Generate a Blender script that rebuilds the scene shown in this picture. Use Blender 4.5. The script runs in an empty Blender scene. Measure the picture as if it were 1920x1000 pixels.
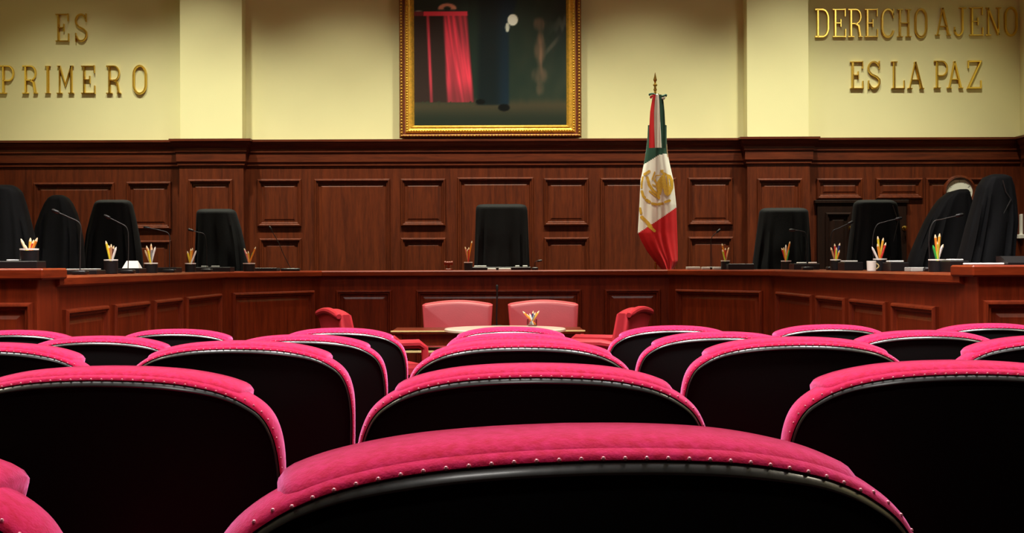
import bpy, math, random
from mathutils import Vector, Matrix, noise
random.seed(7)
C = bpy.context.scene.collection
PI = math.pi
F, CX, CY, EYE, ROLL = 2475.0, 929.0, 497.0, 1.10, 0.0035
FLOOR_LOW, DAIS, DESK = -0.155, 0.28, 1.043

def P(px, py, d):
    """a point of the room at depth d seen at photograph pixel (px, py)"""
    dx, dy = px - CX, py - CY
    dx, dy = dx - dy * ROLL, dy + dx * ROLL
    return Vector((dx * d / F, d, EYE - dy * d / F))

# ------------------------------------------------------------------ materials
def lin(c):
    return tuple(((v / 255) / 12.92 if v / 255 <= .04045 else ((v / 255 + .055) / 1.055) ** 2.4) for v in c)

def mat(name, col, rough=.5, metal=0, spec=.5, coat=0, sheen=0, sheen_tint=(1, 1, 1), bump=0, bscale=60, trans=0, var=0, vscale=8):
    m = bpy.data.materials.new(name); m.use_nodes = True
    nt = m.node_tree; b = nt.nodes['Principled BSDF']
    b.inputs['Base Color'].default_value = (*col, 1)
    b.inputs['Roughness'].default_value = rough
    b.inputs['Metallic'].default_value = metal
    b.inputs['Specular IOR Level'].default_value = spec
    b.inputs['Coat Weight'].default_value = coat
    b.inputs['Coat Roughness'].default_value = .15
    b.inputs['Sheen Weight'].default_value = sheen
    b.inputs['Sheen Roughness'].default_value = .35
    b.inputs['Sheen Tint'].default_value = (*sheen_tint, 1)
    b.inputs['Transmission Weight'].default_value = trans
    tc = nt.nodes.new('ShaderNodeTexCoord')
    if var:
        n = nt.nodes.new('ShaderNodeTexNoise'); n.inputs['Scale'].default_value = vscale
        n.inputs['Detail'].default_value = 6
        nt.links.new(tc.outputs['Object'], n.inputs['Vector'])
        r = nt.nodes.new('ShaderNodeValToRGB')
        r.color_ramp.elements[0].position = .3; r.color_ramp.elements[1].position = .7
        r.color_ramp.elements[0].color = (*[c * (1 - var) for c in col], 1)
        r.color_ramp.elements[1].color = (*[min(1, c * (1 + var)) for c in col], 1)
        nt.links.new(n.outputs['Fac'], r.inputs['Fac'])
        nt.links.new(r.outputs['Color'], b.inputs['Base Color'])
    if bump:
        n2 = nt.nodes.new('ShaderNodeTexNoise'); n2.inputs['Scale'].default_value = bscale
        n2.inputs['Detail'].default_value = 5
        nt.links.new(tc.outputs['Object'], n2.inputs['Vector'])
        bp = nt.nodes.new('ShaderNodeBump'); bp.inputs['Strength'].default_value = bump
        bp.inputs['Distance'].default_value = .01
        nt.links.new(n2.outputs['Fac'], bp.inputs['Height'])
        nt.links.new(bp.outputs['Normal'], b.inputs['Normal'])
    return m

def wood(name, dark, light, rough=.42, coat=.08, scale=(14, 14, 1.1), spec=.35):
    m = bpy.data.materials.new(name); m.use_nodes = True
    nt = m.node_tree; b = nt.nodes['Principled BSDF']
    tc = nt.nodes.new('ShaderNodeTexCoord'); mp = nt.nodes.new('ShaderNodeMapping')
    mp.inputs['Scale'].default_value = scale
    nt.links.new(tc.outputs['Object'], mp.inputs['Vector'])
    n = nt.nodes.new('ShaderNodeTexNoise'); n.inputs['Scale'].default_value = 1.6
    n.inputs['Detail'].default_value = 8; n.inputs['Distortion'].default_value = .6
    nt.links.new(mp.outputs['Vector'], n.inputs['Vector'])
    n2 = nt.nodes.new('ShaderNodeTexNoise'); n2.inputs['Scale'].default_value = 9
    n2.inputs['Detail'].default_value = 3
    nt.links.new(mp.outputs['Vector'], n2.inputs['Vector'])
    mx = nt.nodes.new('ShaderNodeMath'); mx.operation = 'MULTIPLY_ADD'; mx.inputs[1].default_value = .35
    nt.links.new(n2.outputs['Fac'], mx.inputs[0]); 
    sc = nt.nodes.new('ShaderNodeMath'); sc.operation = 'MULTIPLY'; sc.inputs[1].default_value = .68
    nt.links.new(n.outputs['Fac'], sc.inputs[0]); nt.links.new(sc.outputs[0], mx.inputs[2])
    r = nt.nodes.new('ShaderNodeValToRGB')
    r.color_ramp.elements[0].position = .33; r.color_ramp.elements[0].color = (*dark, 1)
    r.color_ramp.elements[1].position = .7; r.color_ramp.elements[1].color = (*light, 1)
    nt.links.new(mx.outputs[0], r.inputs['Fac']); nt.links.new(r.outputs['Color'], b.inputs['Base Color'])
    b.inputs['Roughness'].default_value = rough; b.inputs['Specular IOR Level'].default_value = spec
    b.inputs['Coat Weight'].default_value = coat; b.inputs['Coat Roughness'].default_value = .2
    bp = nt.nodes.new('ShaderNodeBump'); bp.inputs['Strength'].default_value = .08; bp.inputs['Distance'].default_value = .004
    nt.links.new(mx.outputs[0], bp.inputs['Height']); nt.links.new(bp.outputs['Normal'], b.inputs['Normal'])
    return m

M = {}
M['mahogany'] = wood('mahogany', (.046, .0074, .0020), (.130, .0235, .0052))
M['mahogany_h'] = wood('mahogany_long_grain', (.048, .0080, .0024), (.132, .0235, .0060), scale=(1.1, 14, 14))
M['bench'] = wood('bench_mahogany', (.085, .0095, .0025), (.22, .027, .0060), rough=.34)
M['bench_h'] = wood('bench_mahogany_rail', (.105, .0115, .003), (.26, .032, .0068), rough=.32, scale=(1.1, 1.1, 14))
M['door'] = wood('dark_door_wood', (.008, .0035, .0025), (.018, .0065, .004), rough=.5, coat=0, spec=.15)
M['cream'] = mat('cream_plaster', (.785, .75, .43), .85, spec=.2, bump=.05, bscale=90, var=.02, vscale=1.5)
M['ceiling'] = mat('ceiling_white', (.62, .58, .45), .9, spec=.2, var=.03)
M['carpet'] = mat('dark_carpet', (.02, .008, .008), .95, spec=.1, bump=.4, bscale=300, var=.3, vscale=40)
M['velvet'] = mat('crimson_velvet', (.58, .004, .04), .85, spec=.1, sheen=1.0, sheen_tint=(.95, .30, .66), bump=.12, bscale=420, var=.2, vscale=130)
_r = [n for n in M['velvet'].node_tree.nodes if n.type == 'VALTORGB'][0]
_r.color_ramp.elements[0].color = (.46, .002, .03, 1); _r.color_ramp.elements[1].color = (.60, .012, .095, 1)
M['shell'] = mat('black_shell', (.0028, .0028, .003), .55, spec=.12, var=.1)
M['rim'] = mat('black_lacquer', (.016, .018, .016), .34, spec=.9, coat=.5, bump=.03, bscale=30)
M['nail'] = mat('nail_head', (.85, .24, .32), .35, spec=.9, coat=.3, bump=.02)
M['darkmetal'] = mat('dark_metal', (.02, .02, .022), .4, metal=.6, var=.1)
M['robe'] = mat('black_robe_cloth', (.0030, .0034, .0042), .75, spec=.15, sheen=.02, sheen_tint=(.5, .6, .8), bump=.2, bscale=160, var=.2, vscale=6)
M['leather'] = mat('black_leather', (.008, .008, .009), .45, spec=.3, bump=.2, bscale=120)
M['pinkleather'] = mat('rose_leather', (.46, .045, .060), .4, spec=.5, bump=.06, bscale=70, var=.08, vscale=5)
M['redfabric'] = mat('red_fabric', (.50, .022, .035), .55, spec=.4, bump=.1, bscale=90, var=.1, vscale=9)
M['black'] = mat('black_plastic', (.007, .007, .008), .4, spec=.4, var=.1)
M['white'] = mat('white_paper', (.82, .80, .74), .7, spec=.2, var=.03, vscale=20)
M['grey'] = mat('grey_paper', (.42, .43, .40), .6, spec=.3, var=.05, vscale=20)
M['beige'] = mat('beige_paper', (.5, .38, .22), .7, spec=.2, var=.05, vscale=20)
M['brass'] = mat('polished_brass', (.83, .58, .13), .2, metal=1, bump=.02, bscale=25)
M['chrome'] = mat('brushed_steel', (.6, .62, .63), .25, metal=1, bump=.01)
M['steelneck'] = mat('steel_gooseneck', (.06, .06, .058), .4, metal=.7, bump=.02)
M['gold'] = mat('gilt_wood', (.80, .47, .07), .38, metal=.55, bump=.25, bscale=60, var=.2, vscale=40)
M['gilt_dark'] = mat('dark_gilt', (.24, .085, .02), .45, metal=.35, bump=.4, bscale=70, var=.45, vscale=45)
M['groove'] = mat('red_brown_groove', (.16, .03, .012), .5, var=.1)
M['fgreen'] = mat('flag_green', (.006, .062, .036), .75, sheen=.15, bump=.06, bscale=150, var=.08)
M['fwhite'] = mat('flag_white', (.93, .92, .85), .75, sheen=.1, bump=.06, bscale=150, var=.02)
M['fred'] = mat('flag_red', (.68, .008, .016), .7, sheen=.15, bump=.06, bscale=150, var=.06)
M['fgold'] = mat('gold_thread', (.70, .42, .035), .5, metal=.1, bump=.5, bscale=200, var=.25, vscale=120)
M['ink'] = mat('faded_gold_lettering', (.42, .38, .26), .7, var=.1)
M['glass'] = mat('clear_glass', (.95, .97, .95), .03, trans=1)
M['cream_top'] = mat('cream_tabletop', (.80, .66, .50), .3, spec=.5, coat=.3, var=.04, vscale=6)
M['dial'] = mat('clock_dial', (.78, .78, .70), .5, var=.03)
M['ceramic'] = mat('white_ceramic', (.82, .80, .72), .25, spec=.5, coat=.3, var=.02)
M['straw'] = mat('straw_yellow', (.62, .50, .2), .6, var=.1)
PENC = {'yellow': (.80, .62, .04), 'orange': (.85, .28, .03), 'red': (.62, .04, .03), 'white': (.85, .83, .78), 'amber': (.78, .42, .05),
        'green': (.04, .42, .08), 'pink': (.85, .32, .36), 'brown': (.13, .05, .04), 'cream': (.80, .62, .38), 'peach': (.85, .45, .22),
        'grey': (.25, .25, .27), 'blue': (.03, .04, .16), 'lime': (.62, .72, .06), 'salmon': (.8, .27, .16), 'tan': (.5, .25, .12)}
for k, c in PENC.items():
    M['p_' + k] = mat('pencil_' + k, c, .4, spec=.4, var=.03, vscale=60)

# ------------------------------------------------------------------ mesh building
class MB:
    def __init__(s): s.v, s.f, s.m = [], [], []
    def add(s, vs, fs, mi=0):
        o = len(s.v); s.v += [tuple(v) for v in vs]
        for f in fs: s.f.append(tuple(i + o for i in f)); s.m.append(mi)
    def box(s, lo, hi, b=0, mi=0, mx=None):
        lo, hi = Vector(lo), Vector(hi)
        b = min(b, *[(hi[i] - lo[i]) * .49 for i in range(3)])
        if b <= 0:
            vs = [Vector((hi.x if i & 1 else lo.x, hi.y if i & 2 else lo.y, hi.z if i & 4 else lo.z)) for i in range(8)]
            fs = [(0, 2, 3, 1), (4, 5, 7, 6), (0, 1, 5, 4), (2, 6, 7, 3), (0, 4, 6, 2), (1, 3, 7, 5)]
        else:
            vs, idx = [], {}
            for sx in (0, 1):
                for sy in (0, 1):
                    for sz in (0, 1):
                        for ax in range(3):
                            p = []
                            for i, sg in enumerate((sx, sy, sz)):
                                e = hi[i] if sg else lo[i]
                                p.append(e if i == ax else (e - b if sg else e + b))
                            idx[(sx, sy, sz, ax)] = len(vs); vs.append(Vector(p))
            fs = []
            for ax in range(3):
                a, c = [i for i in range(3) if i != ax]
                for sg in (0, 1):
                    q = []
                    for (u, w) in ((0, 0), (1, 0), (1, 1), (0, 1)):
                        k = [0, 0, 0]; k[ax] = sg; k[a] = u; k[c] = w
                        q.append(idx[(*k, ax)])
                    fs.append(tuple(q))
                for u in (0, 1):
                    for w in (0, 1):
                        q = []
                        for (sg, x2) in ((0, a), (1, a), (1, c), (0, c)):
                            k = [0, 0, 0]; k[ax] = sg; k[a] = u; k[c] = w
                            q.append(idx[(*k, x2)])
                        fs.append(tuple(q))
            for sx in (0, 1):
                for sy in (0, 1):
                    for sz in (0, 1): fs.append(tuple(idx[(sx, sy, sz, ax)] for ax in range(3)))
        if mx is not None: vs = [mx @ v for v in vs]
        s.add(vs, fs, mi)
    def rings(s, rs, cap0=True, cap1=True, mi=0, closed=True):
        n = len(rs[0]); vs = [p for r in rs for p in r]; fs = []
        for i in range(len(rs) - 1):
            for j in range(n if closed else n - 1):
                k = (j + 1) % n
                fs.append((i * n + j, i * n + k, (i + 1) * n + k, (i + 1) * n + j))
        if cap0: fs.append(tuple(range(n))[::-1])
        if cap1: fs.append(tuple((len(rs) - 1) * n + j for j in range(n)))
        s.add(vs, fs, mi)
    def tube(s, pts, rad, n=8, mi=0, caps=True):
        pts = [Vector(p) for p in pts]; rs = []
        if not hasattr(rad, '__len__'): rad = [rad] * len(pts)
        up = None
        for i, p in enumerate(pts):
            t = (pts[min(i + 1, len(pts) - 1)] - pts[max(i - 1, 0)]).normalized()
            if up is None: up = Vector((0, 0, 1)) if abs(t.z) < .9 else Vector((1, 0, 0))
            a = t.cross(up).normalized(); b = a.cross(t).normalized(); up = b
            rs.append([p + a * math.cos(2 * PI * k / n) * rad[i] + b * math.sin(2 * PI * k / n) * rad[i] for k in range(n)])
        s.rings(rs, caps, caps, mi)
    def lathe(s, prof, c=(0, 0, 0), n=24, mi=0, mx=None):
        c = Vector(c); rs = []
        for r, z in prof:
            ring = [Vector((r * math.cos(2 * PI * k / n), r * math.sin(2 * PI * k / n), z)) for k in range(n)]
            rs.append([c + (mx @ p if mx else p) for p in ring])
        s.rings(rs, True, True, mi)
    def ball(s, c, r, mi=0, n=8):
        s.lathe([(max(r * math.sin(PI * i / n), 1e-5), -r * math.cos(PI * i / n)) for i in range(n + 1)], c, n * 2, mi)
    def prism(s, poly, to3, depth, mi=0):
        a = [to3(p, 0) for p in poly]; b = [to3(p, depth) for p in poly]
        s.rings([a, b], True, True, mi)
    def build(s, name, mats, parent=None, smooth=True, ang=.62):
        me = bpy.data.meshes.new(name)
        me.from_pydata([tuple(v) for v in s.v], [], s.f)
        for m in (mats if isinstance(mats, (list, tuple)) else [mats]): me.materials.append(m)
        me.polygons.foreach_set('material_index', s.m)
        import bmesh
        bm = bmesh.new(); bm.from_mesh(me)
        bmesh.ops.recalc_face_normals(bm, faces=bm.faces); bm.to_mesh(me); bm.free()
        if smooth:
            me.shade_smooth(); me.set_sharp_from_angle(angle=ang)
        o = bpy.data.objects.new(name, me); C.objects.link(o)
        if parent is not None: o.parent = parent
        return o

def tag(o, label, cat, group=None):
    o['label'] = label; o['category'] = cat
    if group: o['group'] = group
    return o
def thing(name, label, cat, loc=(0, 0, 0), rz=0, group=None):
    o = bpy.data.objects.new(name, None); C.objects.link(o)
    o.location = loc; o.rotation_euler = (0, 0, rz); o.empty_display_size = .1
    return tag(o, label, cat, group)
def struct(o): o['kind'] = 'structure'; return o
def dup(root, loc, rz, label):
    r = root.copy(); C.objects.link(r); r.location = loc; r.rotation_euler = (0, 0, rz); r['label'] = label
    for ch in list(root.children):
        c = ch.copy(); C.objects.link(c); c.parent = r
        for g in list(ch.children):
            d = g.copy(); C.objects.link(d); d.parent = c
    return r
def lerp_tab(tab, x):
    if x <= tab[0][0]: return tab[0][1:]
    for a, b in zip(tab, tab[1:]):
        if x <= b[0]:
            t = (x - a[0]) / (b[0] - a[0]); return tuple(p + (q - p) * t for p, q in zip(a[1:], b[1:]))
    return tab[-1][1:]

# ------------------------------------------------------------------ room shell
WY = 17.0
XL, XR, CEIL = -6.75, 6.80, 6.6
def sbox(name, lo, hi, m, b=0):
    k = MB(); k.box(lo, hi, b); return struct(k.build(name, m, smooth=False))
f = MB()   # raked floor under the seats, level in front of the bench
f.rings([[Vector((x, y, z)) for x, y, z in ((X, -3.6, .14), (X, 5.9, FLOOR_LOW), (X, 17.3, FLOOR_LOW), (X, 17.3, -.6), (X, -3.6, -.6))] for X in (XL - .2, XR + .2)])
struct(f.build('floor', M['carpet'], smooth=False))
sbox('wall_back', (XL - .2, WY + .1, -.3), (XR + .2, WY + .3, CEIL), M['cream'])
sbox('wall_left', (XL - .2, -3.6, -.3), (XL, WY + .1, CEIL), M['cream'])
sbox('wall_right', (XR, -3.6, -.3), (XR + .2, WY + .1, CEIL), M['cream'])
sbox('wall_front', (XL - .2, -3.8, -.3), (XR + .2, -3.6, CEIL), M['mahogany'])
sbox('ceiling', (XL - .2, -3.8, CEIL), (XR + .2, WY + .3, CEIL + .2), M['ceiling'])
d = MB()
for lo, hi in (((XL, 7.95, FLOOR_LOW), (-2.7, WY, DAIS)), ((2.76, 7.95, FLOOR_LOW), (XR, WY, DAIS)), ((-2.7, 14.1, FLOOR_LOW), (2.76, WY, DAIS))):
    d.box(lo, hi)
struct(d.build('floor_dais', M['carpet'], smooth=False))

# wainscot: raised panels, cornice, pilasters
PANEL_STEPS = [(0, 0), (0, .022), (.01, .036), (.022, .038), (.034, .022), (.044, .022), (.05, .008), (.056, .002), (.078, .002), (.100, .010), (.108, .010)]
def raised_panel(k, o, ux, nr, x0, x1, z0, z1, sc=1.0, steps=PANEL_STEPS):
    """moulded frame with a raised field on the plane through o (ux along, nr outwards)"""
    rs = []
    lim = min(x1 - x0, z1 - z0) * .42 / steps[-1][0]
    sc = min(sc, lim)
    for ins, out in steps:
        i = ins * sc
        rs.append([o + ux * x + nr * out + Vector((0, 0, z)) for x, z in ((x0 + i, z0 + i), (x1 - i, z0 + i), (x1 - i, z1 - i), (x0 + i, z1 - i))])
    k.rings(rs, False, True)

UX, NF = Vector((1, 0, 0)), Vector((0, -1, 0))
ZT = 2.715
def zpx(py, dd=WY): return EYE - (py - CY) * dd / F
def xpx(px, dd=WY): return (px - CX) * dd / F
CORN = [(.0, zpx(312)), (.02, zpx(310)), (.02, zpx(306)), (.035, zpx(303)), (.035, zpx(287)), (.05, zpx(285)), (.05, zpx(279)), (.075, zpx(274)), (.085, zpx(268)), (.11, zpx(266)), (.11, ZT), (-.06, ZT)]
def wainscot(name, xa, xb, yf, panels, ends=(0, 0)):
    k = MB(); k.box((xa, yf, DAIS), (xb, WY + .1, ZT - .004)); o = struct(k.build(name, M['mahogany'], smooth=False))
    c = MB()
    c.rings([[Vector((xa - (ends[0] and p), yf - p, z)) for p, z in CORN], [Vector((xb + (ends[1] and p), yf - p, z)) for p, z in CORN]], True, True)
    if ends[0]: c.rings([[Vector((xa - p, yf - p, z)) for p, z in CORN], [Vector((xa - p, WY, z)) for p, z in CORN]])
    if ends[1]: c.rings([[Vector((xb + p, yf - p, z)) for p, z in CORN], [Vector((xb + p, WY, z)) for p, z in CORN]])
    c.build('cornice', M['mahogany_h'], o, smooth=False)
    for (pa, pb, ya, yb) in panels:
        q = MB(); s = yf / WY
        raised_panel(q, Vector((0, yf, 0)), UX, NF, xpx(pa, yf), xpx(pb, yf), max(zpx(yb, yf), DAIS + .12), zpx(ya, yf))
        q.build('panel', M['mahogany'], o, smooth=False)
    return o
LOW = 900
wainscot('trim_1', xpx(455), xpx(1402), WY, [(483, 566, 335, 424), (487, 566, 446, LOW), (590, 732, 335, LOW), (752, 836, 335, 424), (752, 836, 446, LOW),
    (858, 1001, 333, LOW), (1020, 1104, 335, 424), (1020, 1104, 446, LOW), (1126, 1268, 335, LOW), (1290, 1374, 335, 424), (1290, 1374, 446, LOW)])
PY_ = WY - .16
wainscot('trim_2', xpx(337, PY_), xpx(457, PY_), PY_, [(354, 437, 335, LOW)], (1, 1))
wainscot('trim_3', xpx(1402, PY_), xpx(1519, PY_), PY_, [(1420, 1504, 337, LOW)], (1, 1))
wainscot('trim_4', XL, xpx(337), WY, [(64, 216, 340, LOW), (238, 322, 339, 428), (238, 322, 449, LOW)])
wainscot('trim_5', xpx(1519), XR, WY, [(1531, 1617, 337, 376), (1642, 1730, 337, 376), (1735, 1890, 337, LOW)])
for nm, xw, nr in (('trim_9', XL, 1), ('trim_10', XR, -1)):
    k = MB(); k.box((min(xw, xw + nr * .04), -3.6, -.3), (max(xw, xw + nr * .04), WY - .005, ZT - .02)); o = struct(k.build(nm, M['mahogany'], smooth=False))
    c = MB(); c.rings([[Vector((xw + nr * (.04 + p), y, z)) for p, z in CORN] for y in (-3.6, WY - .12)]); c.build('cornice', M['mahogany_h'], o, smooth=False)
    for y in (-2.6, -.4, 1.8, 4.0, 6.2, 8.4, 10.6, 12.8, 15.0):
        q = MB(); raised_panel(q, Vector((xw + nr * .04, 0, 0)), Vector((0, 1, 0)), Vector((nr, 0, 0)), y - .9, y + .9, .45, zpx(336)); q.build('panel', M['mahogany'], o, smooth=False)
# cream pilasters above the wainscot
for nm, a, b in (('trim_6', 339, 455), ('trim_7', 1402, 1517)):
    sbox(nm, (xpx(a, PY_), PY_, ZT), (xpx(b, PY_), WY + .12, CEIL), M['cream'])
# dark double door under the wall panelling
def door(name, pa, pb, knob_px):
    k = MB(); xa, xb, zt = xpx(pa), xpx(pb), zpx(384)
    k.box((xa, WY - .05, DAIS), (xb, WY + .02, zt), .006)
    o = struct(k.build(name, M['door'], smooth=False))
    q = MB(); raised_panel(q, Vector((0, WY - .05, 0)), UX, NF, xa + .1, xb - .1, DAIS + .15, zt - .12); q.build('panel', M['door'], o, smooth=False)
    h = MB(); c = Vector((xpx(knob_px), WY - .05, zpx(431)))
    rot = Matrix.Rotation(PI / 2, 3, 'X')
    h.lathe([(.028, 0), (.03, .006), (.012, .012), (.012, .035), (.026, .045), (.03, .06), (.02, .075), (.001, .078)], c, 16, mx=rot)
    h.build('door_knob', M['brass'], o)
door('door_1', 1531, 1608, 1591); door('door_2', 1612, 1698, 1693)
k = MB(); k.box((xpx(1526), WY - .07, zpx(384)), (xpx(1702), WY + .02, zpx(378)), .005)
struct(k.build('trim_8', M['door'], smooth=False))

# ------------------------------------------------------------------ judges' bench
bench = thing('judges_bench', 'long horseshoe mahogany bench with panelled fronts running between the seats and robed chairs', 'bench', (0, 14, FLOOR_LOW))
def bpart(k, name, m, par=None, smooth=False):
    o = k.build(name, m, smooth=smooth)
    if par is None:
        o.parent = bench; o.matrix_parent_inverse = Matrix.Translation(-Vector((0, 14, FLOOR_LOW)))
    else:
        o.parent = par
    return o
XWL, XWR = -2.62, 2.68
LINE = [(XWL, 7.8), (XWL, 12.65), (-1.86, 14.0), (1.84, 14.0), (XWR, 12.75), (XWR, 7.5)]
def offset(line, dist):      # dist > 0: away from the audience
    out = []
    n = len(line)
    nrm = []
    for a, b in zip(line, line[1:]):
        t = (Vector(b) - Vector(a)).normalized(); nrm.append(Vector((-t.y, t.x)))
    for i, p in enumerate(line):
        a, b = nrm[max(i - 1, 0)], nrm[min(i, n - 2)]
        m = (a + b).normalized(); out.append(Vector(p) + m * (dist / max(m.dot(a), .3)))
    return out
k = MB()
prof = [(-.045, DESK - .012), (-.035, DESK), (.72, DESK), (.72, DESK - .05), (.0, DESK - .05), (-.012, DESK - .068), (-.03, DESK - .062), (-.045, DESK - .052)]
offs = [offset(LINE, o) for o, z in prof]
k.rings([[Vector((offs[j][i].x, offs[j][i].y, prof[j][1])) for j in range(len(prof))] for i in range(len(LINE))])
bpart(k, 'worktop', M['bench_h'])
k = MB()
a0, a1 = offset(LINE, 0), offset(LINE, .06)
k.rings([[Vector((a0[i].x, a0[i].y, FLOOR_LOW)), Vector((a0[i].x, a0[i].y, DESK - .05)), Vector((a1[i].x, a1[i].y, DESK - .05)), Vector((a1[i].x, a1[i].y, FLOOR_LOW))] for i in range(len(LINE))])
bpart(k, 'front', M['bench'])
def bench_panel(A, B, s0, s1, zt=.838, zb=.0, par=None):
    A, B = Vector((*A, 0)), Vector((*B, 0)); t = (B - A).normalized(); nr = Vector((t.y, -t.x, 0))
    q = MB(); raised_panel(q, A, t, nr, s0, s1, zb, zt, .95); bpart(q, 'panel', M['bench'], par)
def xs_at(pxa, pxb, yy): return (pxa - CX) * yy / F, (pxb - CX) * yy / F
for pa, pb in ((630, 735), (780, 1090), (1133, 1238)):
    xa, xb = xs_at(pa, pb, 14); bench_panel(LINE[2], LINE[3], xa + 1.86, xb + 1.86)
for A, B in ((LINE[1], LINE[2]), (LINE[3], LINE[4])):
    L = (Vector(B) - Vector(A)).length; bench_panel(A, B, .13, L - .13)
for ya, yb in ((11.1, 12.5), (10.05, 10.93), (9.0, 9.9), (7.98, 8.85)):
    bench_panel(LINE[0], LINE[1], ya - 7.8, yb - 7.8)
    bench_panel(LINE[4], LINE[5], 12.75 - yb, 12.75 - ya)
for s, xi, y0, y1 in ((-1, 2.60, 7.5, 7.87), (1, 2.665, 7.3, 7.6)):
    def X(v): return s * v
    def sb(k, x0, x1, y0, y1, z0, z1, b=.006): k.box((min(X(x0), X(x1)), y0, z0), (max(X(x0), X(x1)), y1, z1), b)
    k = MB(); sb(k, xi, 4.7, y0, y1, FLOOR_LOW, 1.03); o = bpart(k, 'end_pedestal', M['bench'])
    k = MB(); sb(k, xi - .045, 4.75, y0 - .05, y1 + .01, 1.025, 1.09, .01); t_ = bpart(k, 'end_top', M['bench_h'])
    xa = xi + .025
    q = MB(); raised_panel(q, Vector((0, y0, 0)), UX, NF, min(X(xa), X(xa + 1.3)), max(X(xa), X(xa + 1.3)), .0, .895, .95)
    bpart(q, 'panel', M['bench'])

# ------------------------------------------------------------------ auditorium seats
OUT = [(0, 0), (.05, -.0012), (.10, -.005), (.14, -.0115), (.175, -.021), (.207, -.036), (.232, -.056), (.247, -.082), (.2555, -.118), (.258, -.17), (.256, -.26), (.248, -.36), (.235, -.46), (.22, -.53)]
def catmull(pts, n):
    r = []
    for i in range(len(pts) - 1):
        p0, p1, p2, p3 = (Vector(pts[max(i - 1, 0)]), Vector(pts[i]), Vector(pts[i + 1]), Vector(pts[min(i + 2, len(pts) - 1)]))
        for j in range(n):
            t = j / n
            r.append(.5 * ((2 * p1) + (p2 - p0) * t + (2 * p0 - 5 * p1 + 4 * p2 - p3) * t * t + (3 * p1 - p0 - 3 * p2 + p3) * t ** 3))
    r.append(Vector(pts[-1])); return r
HT = .990
half = catmull([(x, z) for x, z in OUT], 5)
if True:
    full = [Vector((-p.x, p.y)) for p in half[:0:-1]] + half
full = [Vector((p.x, p.y - .0045)) for p in full]
def normals(ch):
    r = []
    for i in range(len(ch)):
        t = (ch[min(i + 1, len(ch) - 1)] - ch[max(i - 1, 0)]).normalized(); r.append(Vector((-t.y, t.x)))
    return r
FN = normals(full)
def wrap(x): return .55 * x * x
LOWR = [max(0, min(1, (-p.y - .045) / .12)) for p in full]
INS = [.0098 - .0058 * l for l in LOWR]
PDP = [.034 - .019 * l for l in LOWR]
def pt(i, off, y):
    p = full[i] + FN[i] * off
    return Vector((p.x, y + wrap(p.x), HT + p.y))
chair_root = thing('auditorium_chair', '', 'chair')
chair_root['group'] = 'crimson seats in rows facing the bench'
# upholstery (border and front cushion in one skin)
k = MB(); rs = []
for i in range(len(full)):
    sec = []
    for a in range(13):
        t = PI * a / 12
        sec.append(pt(i, -INS[i] + INS[i] * math.sin(t), PDP[i] - PDP[i] * math.cos(t)))
    for off, y in ((-.012, PDP[i] * 2 + .004), (-.04, .08), (-.08, .088), (-.13, .09)): sec.append(pt(i, off, y))
    rs.append(sec)
k.rings(rs, False, False, closed=False)
n = len(full); front = [pt(i, -.13, .088) for i in range(n)]
k.add([*front], [tuple(range(n))])
back_pad = k.build('backrest', M['velvet'], chair_root, ang=1.2)
# headrest roll along the top
k = MB(); rs = []
ids = [i for i in range(n) if abs(full[i].x) <= .212 and full[i].y > -.06]
m_ = len(ids)
for j, i in enumerate(ids):
    e = min(j, m_ - 1 - j) / 3.0
    e = math.sqrt(max(0, 1 - (1 - min(e, 1)) ** 2)) * .93 + .07
    sec = []
    for a in range(16):
        t = 2 * PI * a / 16
        ca, sa = math.cos(t), math.sin(t)
        ca, sa = math.copysign(abs(ca) ** .62, ca), math.copysign(abs(sa) ** .85, sa)
        sec.append(pt(i, -.014 + (.0195 if sa > 0 else .012) * e * sa, .054 + (.0515 if ca < 0 else .05) * (.6 + .4 * e) * ca + .006 * sa * (1 if ca > 0 else .4)))
    rs.append(sec)
k.rings(rs)
k.build('headrest', M['velvet'], chair_root, ang=1.2)
# black wooden shell with a dome towards the rear
k = MB(); rs = []
for q in range(8):
    s = 1 - (q / 7) ** 1.0 * .98
    ring = []
    for i in range(n):
        p = full[i] + FN[i] * -(INS[i] + .002)
        c = Vector((0, -.27)); p = c + (p - c) * s
        dome = .03 * (1 - s * s)
        ring.append(Vector((p.x, .004 - dome + wrap(p.x), HT + p.y)))
    rs.append(ring)
k.rings(rs, False, True)
k.rings([[pt(i, -INS[i] - .002, .004) for i in range(n)], [pt(i, -INS[i] - .002, .05) for i in range(n)]], False, True)
k.build('shell', M['shell'], chair_root, ang=1.2)
# lacquered rim on the shell
k = MB()
rs = []
for i in range(n):
    g = 1 - .6 * max(0, min(1, (abs(full[i].x) - .12) / .13)); o_ = -INS[i] - .0015
    sec = [pt(i, o_ + q * g, y * g) for q, y in ((0, .006), (0, .001), (-.0008, -.0005), (-.0058, -.0042), (-.0072, -.0046), (-.008, -.0036), (-.008, .006))]
    rs.append(sec)
k.rings(rs)
k.build('rim', M['rim'], chair_root, ang=1.2)
# nail heads
k = MB(); acc = 0; sp = .0146
pos = [pt(i, -.0088, .0001) if abs(full[i].x) < .205 and full[i].y > -.06 else pt(i, -INS[i] * .55, .0038) for i in range(n)]
nxt = 0; run = 0
for i in range(n - 1):
    L = (pos[i + 1] - pos[i]).length
    while nxt <= run + L:
        p = pos[i].lerp(pos[i + 1], (nxt - run) / L)
        if p.z > HT - .32: k.ball(p, .0016, n=4)
        nxt += sp
    run += L
nt_ = k.build('nail_trim', M['nail'], chair_root)
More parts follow.
